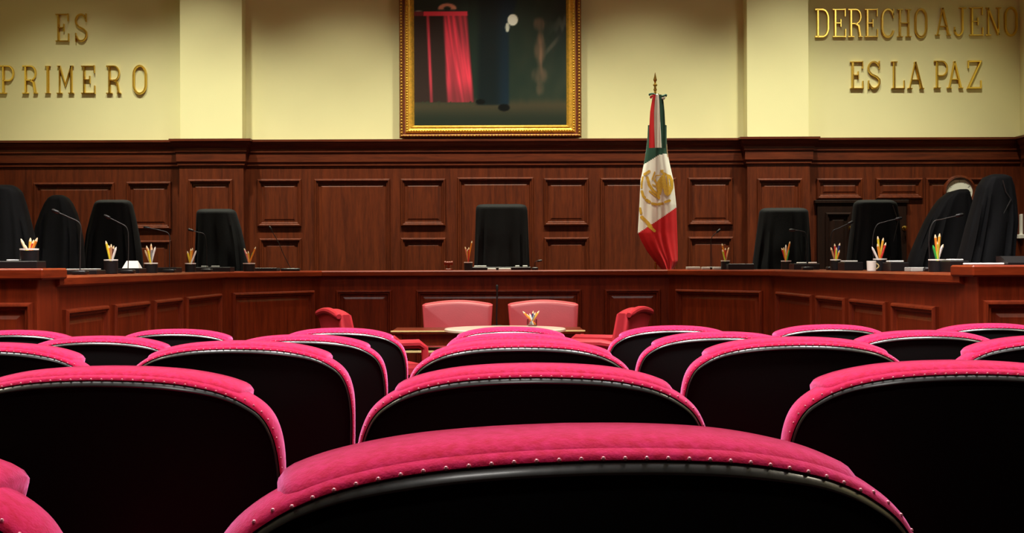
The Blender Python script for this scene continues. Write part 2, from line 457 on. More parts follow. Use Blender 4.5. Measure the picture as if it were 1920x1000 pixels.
# seat, frame and legs
k = MB(); rs = []
for z, ins in ((.36, .02), (.375, 0), (.43, 0), (.452, .012), (.462, .05), (.466, .12)):
    ring = []
    for a in range(28):
        t = 2 * PI * a / 28; c, s_ = math.cos(t), math.sin(t)
        ring.append(Vector(((.235 - ins) * math.copysign(abs(c) ** .5, c), .30 + (.235 - ins) * math.copysign(abs(s_) ** .5, s_), z)))
    rs.append(ring)
k.rings(rs); k.build('seat', M['velvet'], chair_root, ang=1.2)
k = MB(); k.box((-.22, .08, .31), (.22, .51, .37), .01); k.build('seat_frame', M['rim'], chair_root)
k = MB(); k.box((-.19, .01, .33), (-.15, .05, HT - .45), .006); k.build('back_support', M['rim'], chair_root)
k = MB(); k.box((.15, .01, .33), (.19, .05, HT - .45), .006); k.build('back_support', M['rim'], chair_root)
for x, y in ((-.18, .1), (.18, .1), (-.18, .46), (.18, .46)):
    k = MB(); k.tube([(x, y, .34), (x * 1.06, y + (.02 if y > .3 else -.06), 0)], [.02, .012], 10); k.build('leg', M['rim'], chair_root)

CX0 = .0556
ROW = {1: (.878, .1088), 2: (1.9, .140), 3: (2.9, .160), 4: (3.9, .199), 5: (4.9, .227)}
ORD = {1: 'first', 2: 'second', 3: 'third', 4: 'fourth', 5: 'fifth'}
N_ = {1: 'one place', 2: 'two places', 3: 'three places'}
COLS = {1: (0, -1), 2: (0, -1, 1), 3: (0, -1, 1, -2, 2), 4: (0, -1, 1, -2, 2), 5: (0, -1, 1, -2, 2, -3, 3)}
YAW = {(1, 0): .15, (1, -1): -.05, (2, 0): .015}
DX = {(1, 0): .006, (2, -1): -.018, (2, 1): .013, (3, -1): -.024, (3, 1): .008, (3, -2): .02, (3, 2): -.01, (4, -1): -.034, (4, -2): -.03, (4, 1): .012, (4, 2): .014, (5, -1): -.04, (5, -2): -.045, (5, -3): -.04, (5, 1): .01, (5, 2): -.015, (5, 3): -.012}
first = True
for r in (1, 2, 3, 4, 5):
    dd, hh = ROW[r]
    for c in COLS[r]:
        side = 'flag side' if c > 0 else 'side opposite the flag'
        if c == 0: lab = f'crimson velvet chair with black shell in {ORD[r]} row from camera, middle place of row'
        elif r == 1: lab = 'crimson velvet chair in first row from camera, cut off by the photo edge'
        else: lab = f'crimson velvet chair, {ORD[r]} row from camera, {N_[abs(c)]} from middle, {side}'
        loc = (CX0 + .6 * c + DX.get((r, c), 0), dd - .045 + (.02 if r == 1 else 0), EYE - hh - HT - .0035 + ROLL * .6 * c)
        yaw = YAW.get((r, c), random.uniform(-.02, .02))
        if first:
            chair_root.location = loc; chair_root.rotation_euler = (0, 0, yaw); chair_root['label'] = lab; first = False
        else: dup(chair_root, loc, yaw, lab)

# ------------------------------------------------------------------ robed high-back chairs
def high_chair(tab, dd, label, rlabel, thick=.11, seed=1, rail=None, depth_low=.2):
    """tab: (py, left px, right px) outline of the robe in the photograph at depth dd"""
    rnd = random.Random(seed)
    ph = [rnd.uniform(0, 6.28) for _ in range(4)]
    y0, y1 = tab[0][0], 560
    def prof(py):
        l, r = lerp_tab(tab, py); A, B = P(l, py, dd), P(r, py, dd)
        return (A + B) / 2, (B.x - A.x) / 2
    def body(sc, top_drop, bottom, folds):
        rs = []; NL = 30; NA = 56
        yy0 = y0 + top_drop
        for i in range(NL + 4):
            if i < 4:
                py = yy0 + (0, .6, 2.0, 4.5)[i]; q = (.72, .86, .95, .99)[i]; th = (.25, .5, .75, .92)[i]
            else:
                py = yy0 + 6 + (bottom - yy0 - 6) * ((i - 4) / (NL - 1)) ** 1.1; q, th = 1, 1
            c, w = prof(py); v = max(0, (py - y0) / (y1 - y0))
            t_ = (thick + (depth_low - thick) * v) * th * sc; w *= q * sc
            ring = []
            for a in range(NA):
                t = 2 * PI * a / NA; cs, sn = math.cos(t), math.sin(t)
                x = math.copysign(abs(cs) ** .6, cs) * w
                y = math.copysign(abs(sn) ** .75, sn) * t_
                if folds:
                    g = min(1, v * 2.2) * (.014 * math.sin(17 * cs + ph[0] + 2.2 * v) + .009 * math.sin(31 * cs + ph[1]) + .012 * noise.noise(Vector((cs * 3, v * 3, ph[2]))))
                    y += (g + .01 * v * math.sin(9 * cs + ph[3])) * (1 if sn < 0 else -.4)
                ring.append(Vector((c.x + x, dd + y, c.z)))
            rs.append(ring)
        return rs
    cbase, _ = prof(505)
    root = thing('high_back_chair', label, 'chair', (cbase.x, dd + .05, DAIS), 0, 'high-back chairs behind the bench')
    inv = Matrix.Translation(-Vector((cbase.x, dd + .05, DAIS)))
    def part(k, nm, m, ang=.7):
        o = k.build(nm, m, root, ang=ang); o.matrix_parent_inverse = inv; return o
    k = MB(); k.rings(body(.62, 5, 540, False)); part(k, 'backrest', M['leather'])
    cx, cy = cbase.x, dd + .05
    k = MB(); k.box((cx - .23, cy - .27, DAIS + .42), (cx + .23, cy + .2, DAIS + .51), .03); part(k, 'seat', M['leather'])
    for s in (-1, 1):
        k = MB(); k.tube([(cx + s * .2, cy + .1, DAIS + .46), (cx + s * .27, cy + .1, DAIS + .6), (cx + s * .27, cy - .14, DAIS + .62), (cx + s * .24, cy - .16, DAIS + .46)], .018, 8); part(k, 'armrest', M['leather'])
    k = MB(); k.lathe([(.03, DAIS + .1), (.03, DAIS + .42)], (cx, cy, 0), 14); part(k, 'column', M['darkmetal'])
    k = MB()
    for a in range(5):
        t = 2 * PI * a / 5; k.tube([(cx, cy, DAIS + .11), (cx + .29 * math.cos(t), cy + .29 * math.sin(t), DAIS + .06)], [.03, .018], 8)
        k.ball((cx + .29 * math.cos(t), cy + .29 * math.sin(t), DAIS + .03), .03, n=6)
    part(k, 'base', M['darkmetal'])
    if rail:
        k = MB(); k.tube([P(px, py, dd - thick - .03) for px, py in rail], .005, 8); part(k, 'side_rail', M['steelneck'])
    k = MB(); k.rings(body(1, 0, 535, True)); ro = k.build('judges_robe', M['robe'], ang=1.2)
    tag(ro, rlabel, 'robe', 'black robes over the bench chairs')
hc = high_chair
hc([(347, -25, 26), (360, -40, 40), (385, -52, 48), (420, -60, 57), (450, -66, 64), (500, -72, 70)], 10.6,
   'high-back chair under the robe cut off by the photo edge, below the word PRIMERO', 'black robe with rounded top on the chair cut off beside the bench end pedestal', seed=1)
hc([(366, 101, 119), (371, 94, 126), (382, 86, 135), (400, 78, 143), (425, 69, 150), (450, 66, 154), (500, 66, 156)], 11.8,
   'high-back chair turned sideways under a peaked robe, below the word PRIMERO', 'black robe draped to a narrow peak over a chair turned sideways', seed=2)
hc([(375, 182, 243), (385, 177, 248), (410, 170, 254), (440, 163, 260), (470, 160, 265), (500, 158, 268)], 13.3,
   'high-back chair under the flared robe behind the white folded card', 'black robe flaring evenly to both sides behind the white folded card', seed=3)
hc([(392, 371, 439), (400, 369, 443), (430, 368, 452), (460, 367, 459), (500, 366, 464)], 14.8,
   'high-back chair in front of the panelled pilaster next to the ES lettering', 'black robe in front of the wooden pilaster, straight on one side and sloping on other', seed=4)
hc([(383, 894, 986), (395, 892, 989), (440, 891, 991), (500, 889, 993)], 14.95,
   'presiding high-back chair in the middle, under the gilt framed painting', 'square-topped black robe in the middle of the wall under the painting', seed=5, thick=.1)
hc([(390, 1427, 1512), (398, 1424, 1515), (430, 1420, 1517), (460, 1416, 1518), (500, 1411, 1519)], 14.8,
   'high-back chair before the pilaster beside the dark double door', 'black robe before the wooden pilaster beside the dark double door', seed=6, rail=[(1514, 398), (1516, 430), (1511, 470), (1509, 498)])
hc([(375, 1606, 1674), (383, 1601, 1681), (420, 1597, 1686), (460, 1592, 1688), (500, 1588, 1690)], 13.3,
   'high-back chair in front of the dark double door', 'black robe hanging in front of the dark double door', seed=7, rail=[(1674, 385), (1684, 415), (1676, 450), (1667, 495)])
hc([(355, 1797, 1813), (361, 1778, 1815), (374, 1761, 1819), (390, 1749, 1824), (412, 1736, 1829), (440, 1723, 1833), (475, 1708, 1836), (500, 1700, 1838)], 11.0,
   'high-back chair below the round wall clock', 'black robe sloping steeply to one side in front of the round clock', seed=8)
hc([(327, 1858, 1882), (333, 1846, 1892), (350, 1834, 1898), (380, 1826, 1902), (420, 1815, 1904), (460, 1805, 1900), (500, 1794, 1896)], 9.95,
   'tallest looking high-back chair, next beyond the one below the wall clock', 'largest black robe leaning next to the one covering the wall clock', seed=9, rail=[(1880, 338), (1886, 360), (1896, 374), (1882, 400), (1872, 440), (1860, 490)])

# ------------------------------------------------------------------ things on the bench
def desk_pos(px, xin=.24, ped=False):
    """point of the worktop seen at column px"""
    if ped: dp = 7.68 if px < 900 else 7.46; return Vector(((px - CX) * dp / F, dp, 1.09))
    s = (px - CX) / F
    if px < 400: d_ = (XWL - xin) / s
    elif px > 1462: d_ = (XWR + xin) / s
    elif px < 601:
        A, B = Vector(LINE[1]), Vector(LINE[2]); t = (B - A).normalized(); nr = Vector((-t.y, t.x)); A = A + nr * xin
        d_ = (A.x * t.y - A.y * t.x) / (s * t.y - t.x)
    elif px > 1250:
        A, B = Vector(LINE[3]), Vector(LINE[4]); t = (B - A).normalized(); nr = Vector((-t.y, t.x)); A = A + nr * xin
        d_ = (A.x * t.y - A.y * t.x) / (s * t.y - t.x)
    else: d_ = 14.0 + xin
    return Vector((s * d_, d_, DESK))

def cup(pos, rad, h, label, pencils, where, glass=False):
    c = thing('pencil_cup', label, 'cup', pos, 0, 'pencil cups')
    k = MB(); k.lathe([(rad * .9, 0), (rad, .004), (rad, h - .012)] + [(rad - .004, h - .012), (rad - .004, .006), (.001, .006)], (0, 0, 0), 20)
    k.build('body', M['glass'] if glass else M['black'], c)
    if not glass:
        k = MB(); k.rings([[Vector((r_ * math.cos(PI * q / 10), r_ * math.sin(PI * q / 10), z_)) for q in range(20)] for r_, z_ in ((rad - .004, h - .009), (rad + .0015, h - .009), (rad + .0015, h), (rad - .004, h), (rad - .004, h - .009))], False, False); k.build('rim', M['white'], c)
    seen = {}
    for col, px, py in pencils: seen.setdefault(col, []).append((px, py))
    order = sorted(pencils, key=lambda q: q[1])
    for col, px, py in pencils:
        tip = P(px, py, pos.y)
        dx = tip.x - pos.x; dz = tip.z - pos.z
        inner = rad - .0125
        zr = h
        ang = random.uniform(-.5, .5)
        dy0 = random.uniform(-.4, .4) * inner
        xb = max(-inner * .55, min(inner * .55, -dx * .5))
        # keep inside the mouth at rim height
        xr = xb + (dx - xb) * (zr - .012) / (dz - .012)
        if abs(xr) > inner * .8: xb = (math.copysign(inner * .8, xr) - dx * (zr - .012) / (dz - .012)) / (1 - (zr - .012) / (dz - .012)); xb = max(-inner, min(inner, xb))
        a = Vector((pos.x + xb, pos.y + dy0 * .6, pos.z + .012)); b = Vector((tip.x, pos.y + dy0, tip.z))
        k = MB(); t = (b - a).normalized()
        L = (b - a).length
        k.tube([a, b - t * .022], .0085, 6, 0); k.tube([b - t * .022, b - t * .006, b], [.0085, .0045, .0015], 6, 1)
        o = k.build('pencil', [M['p_' + col], M['p_cream'] if col not in ('white', 'green') else M['p_' + col]])
        same = sorted(seen[col])
        lean = 'upright' if abs(dx) < .02 else ('slanting')
        extra = ''
        if len(same) > 1:
            extra = ', taller one' if (px, py) == min(same, key=lambda q: q[1]) else ', shorter one'
        tag(o, f'{col} pencil {lean} in {where}{extra}', 'pencil', f'pencils in {where}')
CUPS = [
    (55, dict(ped=True), .052, .115, 'wide black pencil cup with white rim on the bench end pedestal', 'cup on the end pedestal',
     [('cream', 40, 448), ('yellow', 49, 460), ('amber', 56, 446), ('white', 60, 457), ('red', 64, 450), ('orange', 72, 446)]),
    (208, {}, .05, .108, 'black pencil cup beside the white folded card', 'cup beside the white folded card',
     [('yellow', 199, 452), ('orange', 204, 460), ('red', 206, 463), ('tan', 209, 458), ('brown', 213, 461), ('white', 218, 463)]),
    (283, {}, .055, .085, 'black pencil cup between white folded card and pilaster chair', 'cup between folded card and pilaster robe',
     [('cream', 271, 469), ('orange', 275, 461), ('yellow', 278, 465), ('peach', 283, 457), ('grey', 285, 464), ('white', 291, 463)]),
    (357, {}, .05, .085, 'black pencil cup just before the pilaster robe, holding mostly yellow pencils', 'cup just before the pilaster robe',
     [('yellow', 351, 471), ('amber', 358, 466), ('orange', 361, 465), ('white', 368, 470)]),
    (467, {}, .06, .085, 'black pencil cup holding a pink and a green pencil', 'cup on the angled bench beside square panels',
     [('pink', 457, 466), ('salmon', 461, 472), ('amber', 465, 471), ('green', 474, 473), ('orange', 480, 463)]),
    (878, {}, .045, .09, 'black pencil cup next to the presiding chair and the gavel', 'cup next to the gavel',
     [('salmon', 872, 463), ('yellow', 877, 467), ('red', 879, 464), ('orange', 885, 452)]),
    (1360, {}, .045, .095, 'black pencil cup behind the grey cards, beyond the flag', 'cup behind the grey cards beyond the flag',
     [('lime', 1354, 468), ('orange', 1354, 457), ('red', 1360, 465), ('peach', 1367, 464)]),
    (1474, {}, .05, .09, 'black pencil cup in front of the robe beside the dark door', 'cup before the robe beside the dark door',
     [('red', 1466, 465), ('yellow', 1469, 464), ('white', 1474, 459), ('green', 1479, 468), ('orange', 1481, 453)]),
    (1567, {}, .045, .095, 'black pencil cup in front of the dark door below its knob', 'cup in front of the dark door',
     [('red', 1565, 457), ('lime', 1568, 464), ('orange', 1574, 469), ('blue', 1575, 456), ('tan', 1558, 464)]),
    (1650, {}, .05, .095, 'black pencil cup next to the straw coloured mug', 'cup next to the straw coloured mug',
     [('yellow', 1646, 443), ('orange', 1644, 457), ('green', 1655, 461), ('amber', 1657, 446), ('red', 1661, 455), ('white', 1635, 463)]),
    (1757, {}, .055, .085, 'black pencil cup in front of the robe below the wall clock', 'cup below the wall clock',
     [('orange', 1752, 440), ('amber', 1761, 438), ('lime', 1755, 452), ('green', 1748, 460), ('white', 1766, 460), ('grey', 1770, 458)]),
]
for px, kw, rad, h, lab, where, pens in CUPS:
    cup(desk_pos(px, **kw), rad, h, lab, pens, where)

def slab(name, label, cat, pxa, pxb, hgt, m, lift=0, depth=.22, xin=.3, ped=False, group=None, b=.004, ybase=None):
    mid = desk_pos((pxa + pxb) / 2, xin, ped); dd = mid.y
    w = (pxb - pxa) * dd / F
    k = MB(); k.box((mid.x - w / 2, dd - depth / 2, mid.z + lift), (mid.x + w / 2, dd + depth / 2, mid.z + lift + hgt), b)
    return tag(k.build(name, m, smooth=False), label, cat, group)
G1, G2 = 'black document trays on the bench', 'papers and cards on the bench'
slab('document_tray', 'black document tray on the end pedestal behind the wide cup', 'tray', 2, 78, .042, M['black'], xin=.3, ped=True, group=G1, depth=.16)
slab('note_card', 'white notecard lying on the end pedestal tray, farther from the cup', 'card', 15, 33, .008, M['white'], .043, .06, ped=True, group=G2)
slab('note_card', 'white notecard on the end pedestal tray just below the wide cup', 'card', 41, 58, .008, M['white'], .043, .06, ped=True, group=G2)
slab('document_tray', 'long low black document tray behind the robes with the peaked robe above', 'tray', 118, 190, .03, M['black'], group=G1)
slab('paper_sheet', 'grey white paper on the long low tray below the peaked robe', 'paper', 128, 147, .01, M['grey'], .031, .1, group=G2)
slab('paper_sheet', 'pale paper on the long low tray beside the cup of the white card', 'paper', 154, 186, .01, M['grey'], .031, .1, group=G2)
slab('document_tray', 'black document tray carrying the white folded card', 'tray', 221, 268, .04, M['black'], group=G1)
mid = desk_pos(248, .3); k = MB(); w = 15 * mid.y / F
k.rings([[Vector((mid.x - w * 1.05, mid.y - .05, mid.z + .041)), Vector((mid.x + w * 1.05, mid.y - .05, mid.z + .041)), Vector((mid.x + w * 1.05, mid.y + .05, mid.z + .041)), Vector((mid.x - w * 1.05, mid.y + .05, mid.z + .041))],
         [Vector((mid.x - w * .7, mid.y - .004, mid.z + .1)), Vector((mid.x + w * .7, mid.y - .004, mid.z + .1)), Vector((mid.x + w * .7, mid.y + .004, mid.z + .1)), Vector((mid.x - w * .7, mid.y + .004, mid.z + .1))]])
tag(k.build('folded_card', M['white'], smooth=False), 'bright white folded card standing like a tent on the bench', 'card')
slab('document_tray', 'black document tray between two cups before the bare square panels', 'tray', 299, 336, .045, M['black'], group=G1)
slab('document_tray', 'black document tray in front of the pilaster robe by the ES lettering', 'tray', 371, 436, .045, M['black'], group=G1, xin=.26)
slab('note_card', 'grey notecard on the pilaster robe tray, beside the mostly yellow cup', 'card', 378, 389, .012, M['grey'], .046, .06, group=G2, xin=.26)
slab('note_card', 'grey notecard in the middle of the pilaster robe tray', 'card', 397, 411, .012, M['grey'], .046, .06, group=G2, xin=.24)
slab('desk_folder', 'flat black folder beside the cup with the pink pencil', 'folder', 481, 522, .035, M['black'], group=G1)
slab('desk_folder', 'black desk pad in front of the presiding chair', 'folder', 872, 995, .033, M['black'], group=G1, xin=.36)
for a, b_, n_, l_ in ((889, 912, 'white notecard on the desk pad next to the gavel cup', .034), (966, 974, 'small white card at the far corner of the presiding desk pad', .034), (980, 989, 'small white card beside the short black microphone', .034)):
    slab('note_card', n_, 'card', a, b_, .016, M['white'], l_, .05, xin=.40, group=G2)
slab('paper_sheet', 'shorter white paper leaning on the front edge of presiding desk pad', 'paper', 914, 930, .022, M['white'], 0, .02, xin=.2, group=G2)
slab('paper_sheet', 'longer white paper leaning on the front edge of presiding desk pad', 'paper', 935, 958, .022, M['white'], 0, .02, xin=.2, group=G2)
slab('paper_sheet', 'grey card on the bench nearest the foot of the flag', 'card', 1287, 1312, .03, M['grey'], 0, .1, group=G2, xin=.2)
slab('paper_sheet', 'narrow grey card at the straight microphone stem beyond the flag', 'card', 1316, 1330, .028, M['grey'], 0, .1, group=G2, xin=.2)
slab('paper_sheet', 'grey card between the straight microphone and the folder', 'card', 1337, 1351, .028, M['grey'], 0, .1, group=G2, xin=.2)
slab('desk_folder', 'thick black folder between grey cards and door side robe', 'folder', 1362, 1410, .06, M['black'], group=G1, xin=.3)
slab('document_tray', 'black document tray at the robe beside the dark door', 'tray', 1484, 1532, .06, M['black'], group=G1)
slab('note_card', 'white card on the tray of the robe beside the dark door, nearer the cup', 'card', 1495, 1511, .012, M['white'], .061, .08, group=G2)
slab('note_card', 'white card on the tray of the robe beside the dark door, nearer the door', 'card', 1517, 1530, .012, M['white'], .061, .08, group=G2)
slab('document_tray', 'black document tray below the brass door knob', 'tray', 1577, 1612, .07, M['black'], group=G1)
slab('note_card', 'white card on the tray below the brass door knob', 'card', 1578, 1606, .012, M['white'], .071, .08, group=G2)
slab('document_tray', 'black document tray beside the straw coloured mug', 'tray', 1662, 1696, .065, M['black'], group=G1)
slab('note_card', 'white card on the tray beside the straw coloured mug', 'card', 1664, 1692, .013, M['white'], .066, .08, group=G2)
slab('paper_sheet', 'pale papers lying flat between mug tray and clock cup', 'paper', 1702, 1740, .03, M['grey'], 0, .16, group=G2)
slab('document_tray', 'black document tray below the sloping robe of the clock', 'tray', 1771, 1806, .072, M['black'], group=G1)
slab('note_card', 'white card on the tray below the sloping robe of the clock', 'card', 1777, 1803, .012, M['white'], .073, .08, group=G2)
slab('paper_sheet', 'long white paper stack on the pedestal below the largest robe', 'paper', 1812, 1876, .012, M['white'], 0, .12, ped=True, group=G2)
k = MB(); p = desk_pos(1908, ped=True)
k.rings([[Vector((p.x - .085 + i * .01, p.y + yy, p.z + zz)) for yy, zz in ((-.08, 0), (.1, 0), (.1, .05), (.03, .05), (-.08, .012))] for i in range(19)])
tag(k.build('desk_telephone', M['black'], smooth=False), 'low sloping black desk box on the pedestal at the photo edge', 'telephone')
# straw coloured mug
p = desk_pos(1634, .14); mg = thing('coffee_mug', 'straw and white mug near the bench edge before the dark door', 'mug', p)
k = MB(); k.lathe([(.026, 0), (.033, .003), (.036, .075), (.033, .077), (.031, .072), (.028, .008), (.001, .007)], (0, 0, 0), 20); k.build('body', M['ceramic'], mg)
k = MB(); k.tube([(.033 + .022 * math.sin(PI * t / 8), 0, .06 - .045 * t / 8) for t in range(9)], .005, 8); k.build('handle', M['straw'], mg)
# gavel standing on its sound block
p = desk_pos(841, .3); gv = thing('gavel', 'small brown wooden gavel standing beside the presiding cup', 'gavel', p)
k = MB(); k.lathe([(.045, 0), (.045, .012), (.04, .018), (.001, .018)], (0, 0, 0), 18); k.build('sound_block', M['bench'], gv)
k = MB(); k.lathe([(.012, .018), (.014, .03), (.012, .06)], (0, 0, 0), 12); k.build('handle', M['bench'], gv)
k = MB(); k.lathe([(.02, -.048), (.024, -.044), (.024, -.03), (.019, -.024), (.019, .024), (.024, .03), (.024, .044), (.02, .048)], (0, 0, .078), 14, mx=Matrix.Rotation(PI / 2, 3, 'Y')); k.build('head', M['bench'], gv)

def mic(base, pts, label, base_w=.05, xin=.2, ped=False, at=None, m='steelneck', rad=.0038):
    p = at or desk_pos(base, xin, ped)
    t = thing('gooseneck_microphone', label, 'microphone', p, 0, 'gooseneck microphones')
    inv = Matrix.Translation(-p)
    def part(k, nm, mm):
        o = k.build(nm, mm, t); o.matrix_parent_inverse = inv
    k = MB(); k.box((p.x - base_w, p.y - .05, p.z), (p.x + base_w, p.y + .05, p.z + .03), .008); part(k, 'base', M['black'])
    w = [Vector((p.x, p.y, p.z + .028))] + [P(a, b, p.y) for a, b in pts]
    c = catmull([tuple(q) for q in w], 8)
    k = MB(); k.tube(c, rad, 8); part(k, 'neck', M[m])
    e = c[-1]; t_ = (c[-1] - c[-3]).normalized()
    k = MB(); k.tube([e - t_ * .005, e + t_ * .004, e + t_ * .04, e + t_ * .05], [.006, .012, .013, .008], 10); part(k, 'head', M['black'])
mic(150, [(151, 450), (150, 420), (128, 407), (110, 399)], 'gooseneck microphone across the peaked robe')
mic(240, [(241, 455), (238, 428), (222, 417), (206, 409)], 'gooseneck microphone across the flared robe behind the folded card', xin=.2)
mic(318, [(318, 470), (317, 440), (300, 432), (280, 428)], 'gooseneck microphone before the bare wood between two robes')
mic(388, [(387, 460), (383, 440), (372, 436), (362, 433)], 'gooseneck microphone poking out beside the pilaster robe', m='black', xin=.16)
mic(545, [(533, 480), (522, 455), (509, 432)], 'gooseneck microphone on the angled bench before small square panels', .1, m='black')
mic(1003, [(1003, 495), (1004, 491), (1008, 490)], 'short black microphone beside the presiding robe', .035, m='black', xin=.3)
mic(1333, [(1333, 470), (1334, 447), (1344, 436)], 'straight gooseneck microphone on the bench beyond the flag', .04, m='black', xin=.36)
mic(1514, [(1514, 460), (1511, 438), (1500, 433), (1490, 432)], 'dim gooseneck microphone across the robe beside the dark door', m='darkmetal')
mic(1560, [(1557, 465), (1560, 436), (1573, 428), (1590, 420)], 'gooseneck microphone reaching towards the brass door knob', xin=.36, m='darkmetal')
mic(1640, [(1636, 455), (1643, 424), (1660, 416), (1680, 411)], 'gooseneck microphone across the robe before the dark door', xin=.4)
mic(1744, [(1742, 445), (1750, 417), (1768, 411), (1793, 405)], 'gooseneck microphone across the sloping robe below the clock', xin=.36)

# ------------------------------------------------------------------ clerks' tables and armchairs inside the horseshoe
tb = thing('clerk_table', 'brown wooden clerks table with gold edge before the pink armchairs', 'table', (-.0, 11.45, FLOOR_LOW))
def tpart(k, nm, m, smooth=False): o = k.build(nm, m, tb, smooth=smooth); o.matrix_parent_inverse = Matrix.Translation(-Vector((0, 11.45, FLOOR_LOW)))
TZ = .545; xa, xb = xs_at(733, 1096, 11.15)
k = MB(); k.box((xa, 11.15, TZ - .03), (xb, 11.75, TZ), .006); tpart(k, 'tabletop', M['bench_h'])
k = MB(); k.box((xa - .004, 11.142, TZ - .012), (xb + .004, 11.152, TZ + .002), .002); tpart(k, 'edge_band', M['straw'])
k = MB(); k.box((xa + .05, 11.2, TZ - .13), (xb - .05, 11.7, TZ - .03), .004); tpart(k, 'apron', M['bench'])
k = MB(); k.box((xa + .02, 11.18, TZ - .19), (xb - .02, 11.72, TZ - .172), .003); tpart(k, 'shelf', M['straw'])
for x in (xa + .06, xb - .06):
    for y in (11.21, 11.69):
        k = MB(); k.box((x - .03, y - .03, FLOOR_LOW), (x + .03, y + .03, TZ - .03), .005); tpart(k, 'leg', M['bench'])
rt = thing('round_table', 'round cream topped table before the wooden clerks table', 'table', (.075, 10.55, FLOOR_LOW))
k = MB(); k.lathe([(.475, .722), (.485, .727), (.485, .742), (.478, .748), (.001, .748)], (0, 0, 0), 64); k.build('tabletop', M['cream_top'], rt)
k = MB(); k.lathe([(.28, 0), (.28, .02), (.06, .05), (.045, .1), (.045, .65), (.12, .722)], (0, 0, 0), 32); k.build('pedestal', M['bench'], rt)
gp = Vector(((997 - CX) * 10.9 / F, 10.9, FLOOR_LOW + .748))
cup(gp, .042, .07, 'clear glass tumbler of pencils on the round cream table',
    [('orange', 980, 584), ('yellow', 988, 589), ('white', 993, 588), ('lime', 998, 592), ('blue', 1000, 583), ('grey', 1004, 586), ('amber', 1011, 583)], 'glass on the round table', glass=True)
mic(0, [(931, 590), (932, 560), (932, 545)], 'straight black microphone on the clerks table between the armchairs', .05, at=Vector(((931 - CX) * 11.5 / F, 11.5, TZ)), m='black', rad=.007)

ach = thing('armchair', 'rose leather armchair behind the clerks table, away from the pencils', 'armchair', (0, 0, 0), 0, 'rose armchairs around the clerks table')
def arch(x, w): return .035 * math.cos(PI / 2 * min(1, abs(x) / w)) ** 1.0
k = MB(); rs = []
W_ = .335
for q, (yo, ins) in enumerate(((.0, .03), (.012, .008), (.035, 0), (.075, 0), (.1, .01), (.112, .035))):
    ring = []
    NX = 24
    for i in range(NX + 1):
        x = -W_ + 2 * W_ * i / NX; sc = (W_ - ins) / W_
        ring.append(Vector((x * sc, .22 + yo + .10, .875 - ins + arch(x, W_))))
    ring.append(Vector(((W_ - ins) * .9, .22 + yo, .40))); ring.append(Vector((-(W_ - ins) * .9, .22 + yo, .40)))
    rs.append(ring)
k.rings(rs); k.build('backrest', M['pinkleather'], ach, ang=.9)
k = MB(); k.tube([(-.33 + .0275 * i, .43, .86 + arch(-.33 + .0275 * i, W_)) for i in range(25)], [.02] + [.028] * 23 + [.02], 10); k.build('top_roll', M['redfabric'], ach)
k = MB(); k.box((-.29, -.3, .36), (.29, .27, .47), .03); k.build('seat', M['redfabric'], ach)
for s in (-1, 1):
    k = MB(); k.tube([(s * .31, -.28, .45), (s * .315, -.27, .6), (s * .315, -.22, .635), (s * .315, .2, .635), (s * .30, .3, .62)], [.03, .03, .035, .035, .03], 10); k.build('armrest', M['redfabric'], ach)
for x, y in ((-.26, -.26), (.26, -.26), (-.24, .28), (.24, .28)):
    k = MB(); k.tube([(x, y, .38), (x * 1.03, y * 1.05, 0)], [.024, .016], 8); k.build('leg', M['bench'], ach)
ach.location = (xs_at(856, 0, 12.25)[0], 12.15, FLOOR_LOW)
dup(ach, (xs_at(1020, 0, 12.25)[0], 12.15, FLOOR_LOW), 0, 'rose leather armchair behind the clerks table, right behind the pencil glass')
LC = dup(ach, (-.93, 10.62, FLOOR_LOW), math.radians(112), 'red armchair turned sideways, on the side away from the flag')
RC = dup(ach, (.76, 10.72, FLOOR_LOW), math.radians(-112), 'red armchair turned sideways, below the flag')
for o in (LC, RC):
    for ch in o.children:
        if ch.name.startswith('backrest'):
            ch.data = ch.data.copy(); ch.data.materials[0] = M['redfabric']

# ------------------------------------------------------------------ painting
PD = WY - .08
pa = thing('portrait_painting', 'huge gilt framed dark portrait with a red draped table, hung over the presiding chair', 'painting', P(920, 258, PD))
pinv = Matrix.Translation(-P(920, 258, PD))
x0, x1, zb, zt = xpx(749.5, PD), xpx(1091.5, PD), zpx(258, PD), zpx(-215, PD)
FP = [(0, 0, 0), (0, .05, 0), (.012, .075, 0), (.03, .09, 0), (.05, .075, 0), (.055, .05, 0), (.07, .05, 1), (.075, .05, 1), (.085, .06, 2), (.11, .07, 2), (.125, .055, 2), (.14, .05, 2), (.16, .06, 2), (.185, .03, 2), (.195, .01, 2)]
def frame_ring(prof, name, m):
    k = MB()
    k.rings([[Vector((x, PD - o + .07, z)) for x, z in ((x0 + i, zb + i * .85), (x1 - i, zb + i * .85), (x1 - i, zt - i), (x0 + i, zt - i))] for i, o, _ in prof], False, False)
    o = k.build(name, m, pa, smooth=False); o.matrix_parent_inverse = pinv
frame_ring(FP[:6], 'outer_moulding', M['gilt_dark'])
frame_ring(FP[5:8], 'groove', M['groove'])
frame_ring(FP[7:], 'inner_moulding', M['gold'])
k = MB()     # carved beads along the outer and inner mouldings
def beads(i, o, r, sp):
    xa_, xb_, za_, zc_ = x0 + i, x1 - i, zb + i * .85, min(zt - i, 4.9)
    nx = int((xb_ - xa_) / sp)
    for q in range(nx + 1): k.ball((xa_ + (xb_ - xa_) * q / nx, PD - o + .07, za_), r, n=4)
    nz = int((zc_ - za_) / sp)
    for q in range(1, nz + 1):
        for xx in (xa_, xb_): k.ball((xx, PD - o + .07, za_ + (zc_ - za_) * q / nz), r, n=4)
beads(.1, .066, .013, .034); beads(.03, .088, .011, .04)
o = k.build('carved_beading', M['gold'], pa); o.matrix_parent_inverse = pinv; o['kind'] = 'stuff'
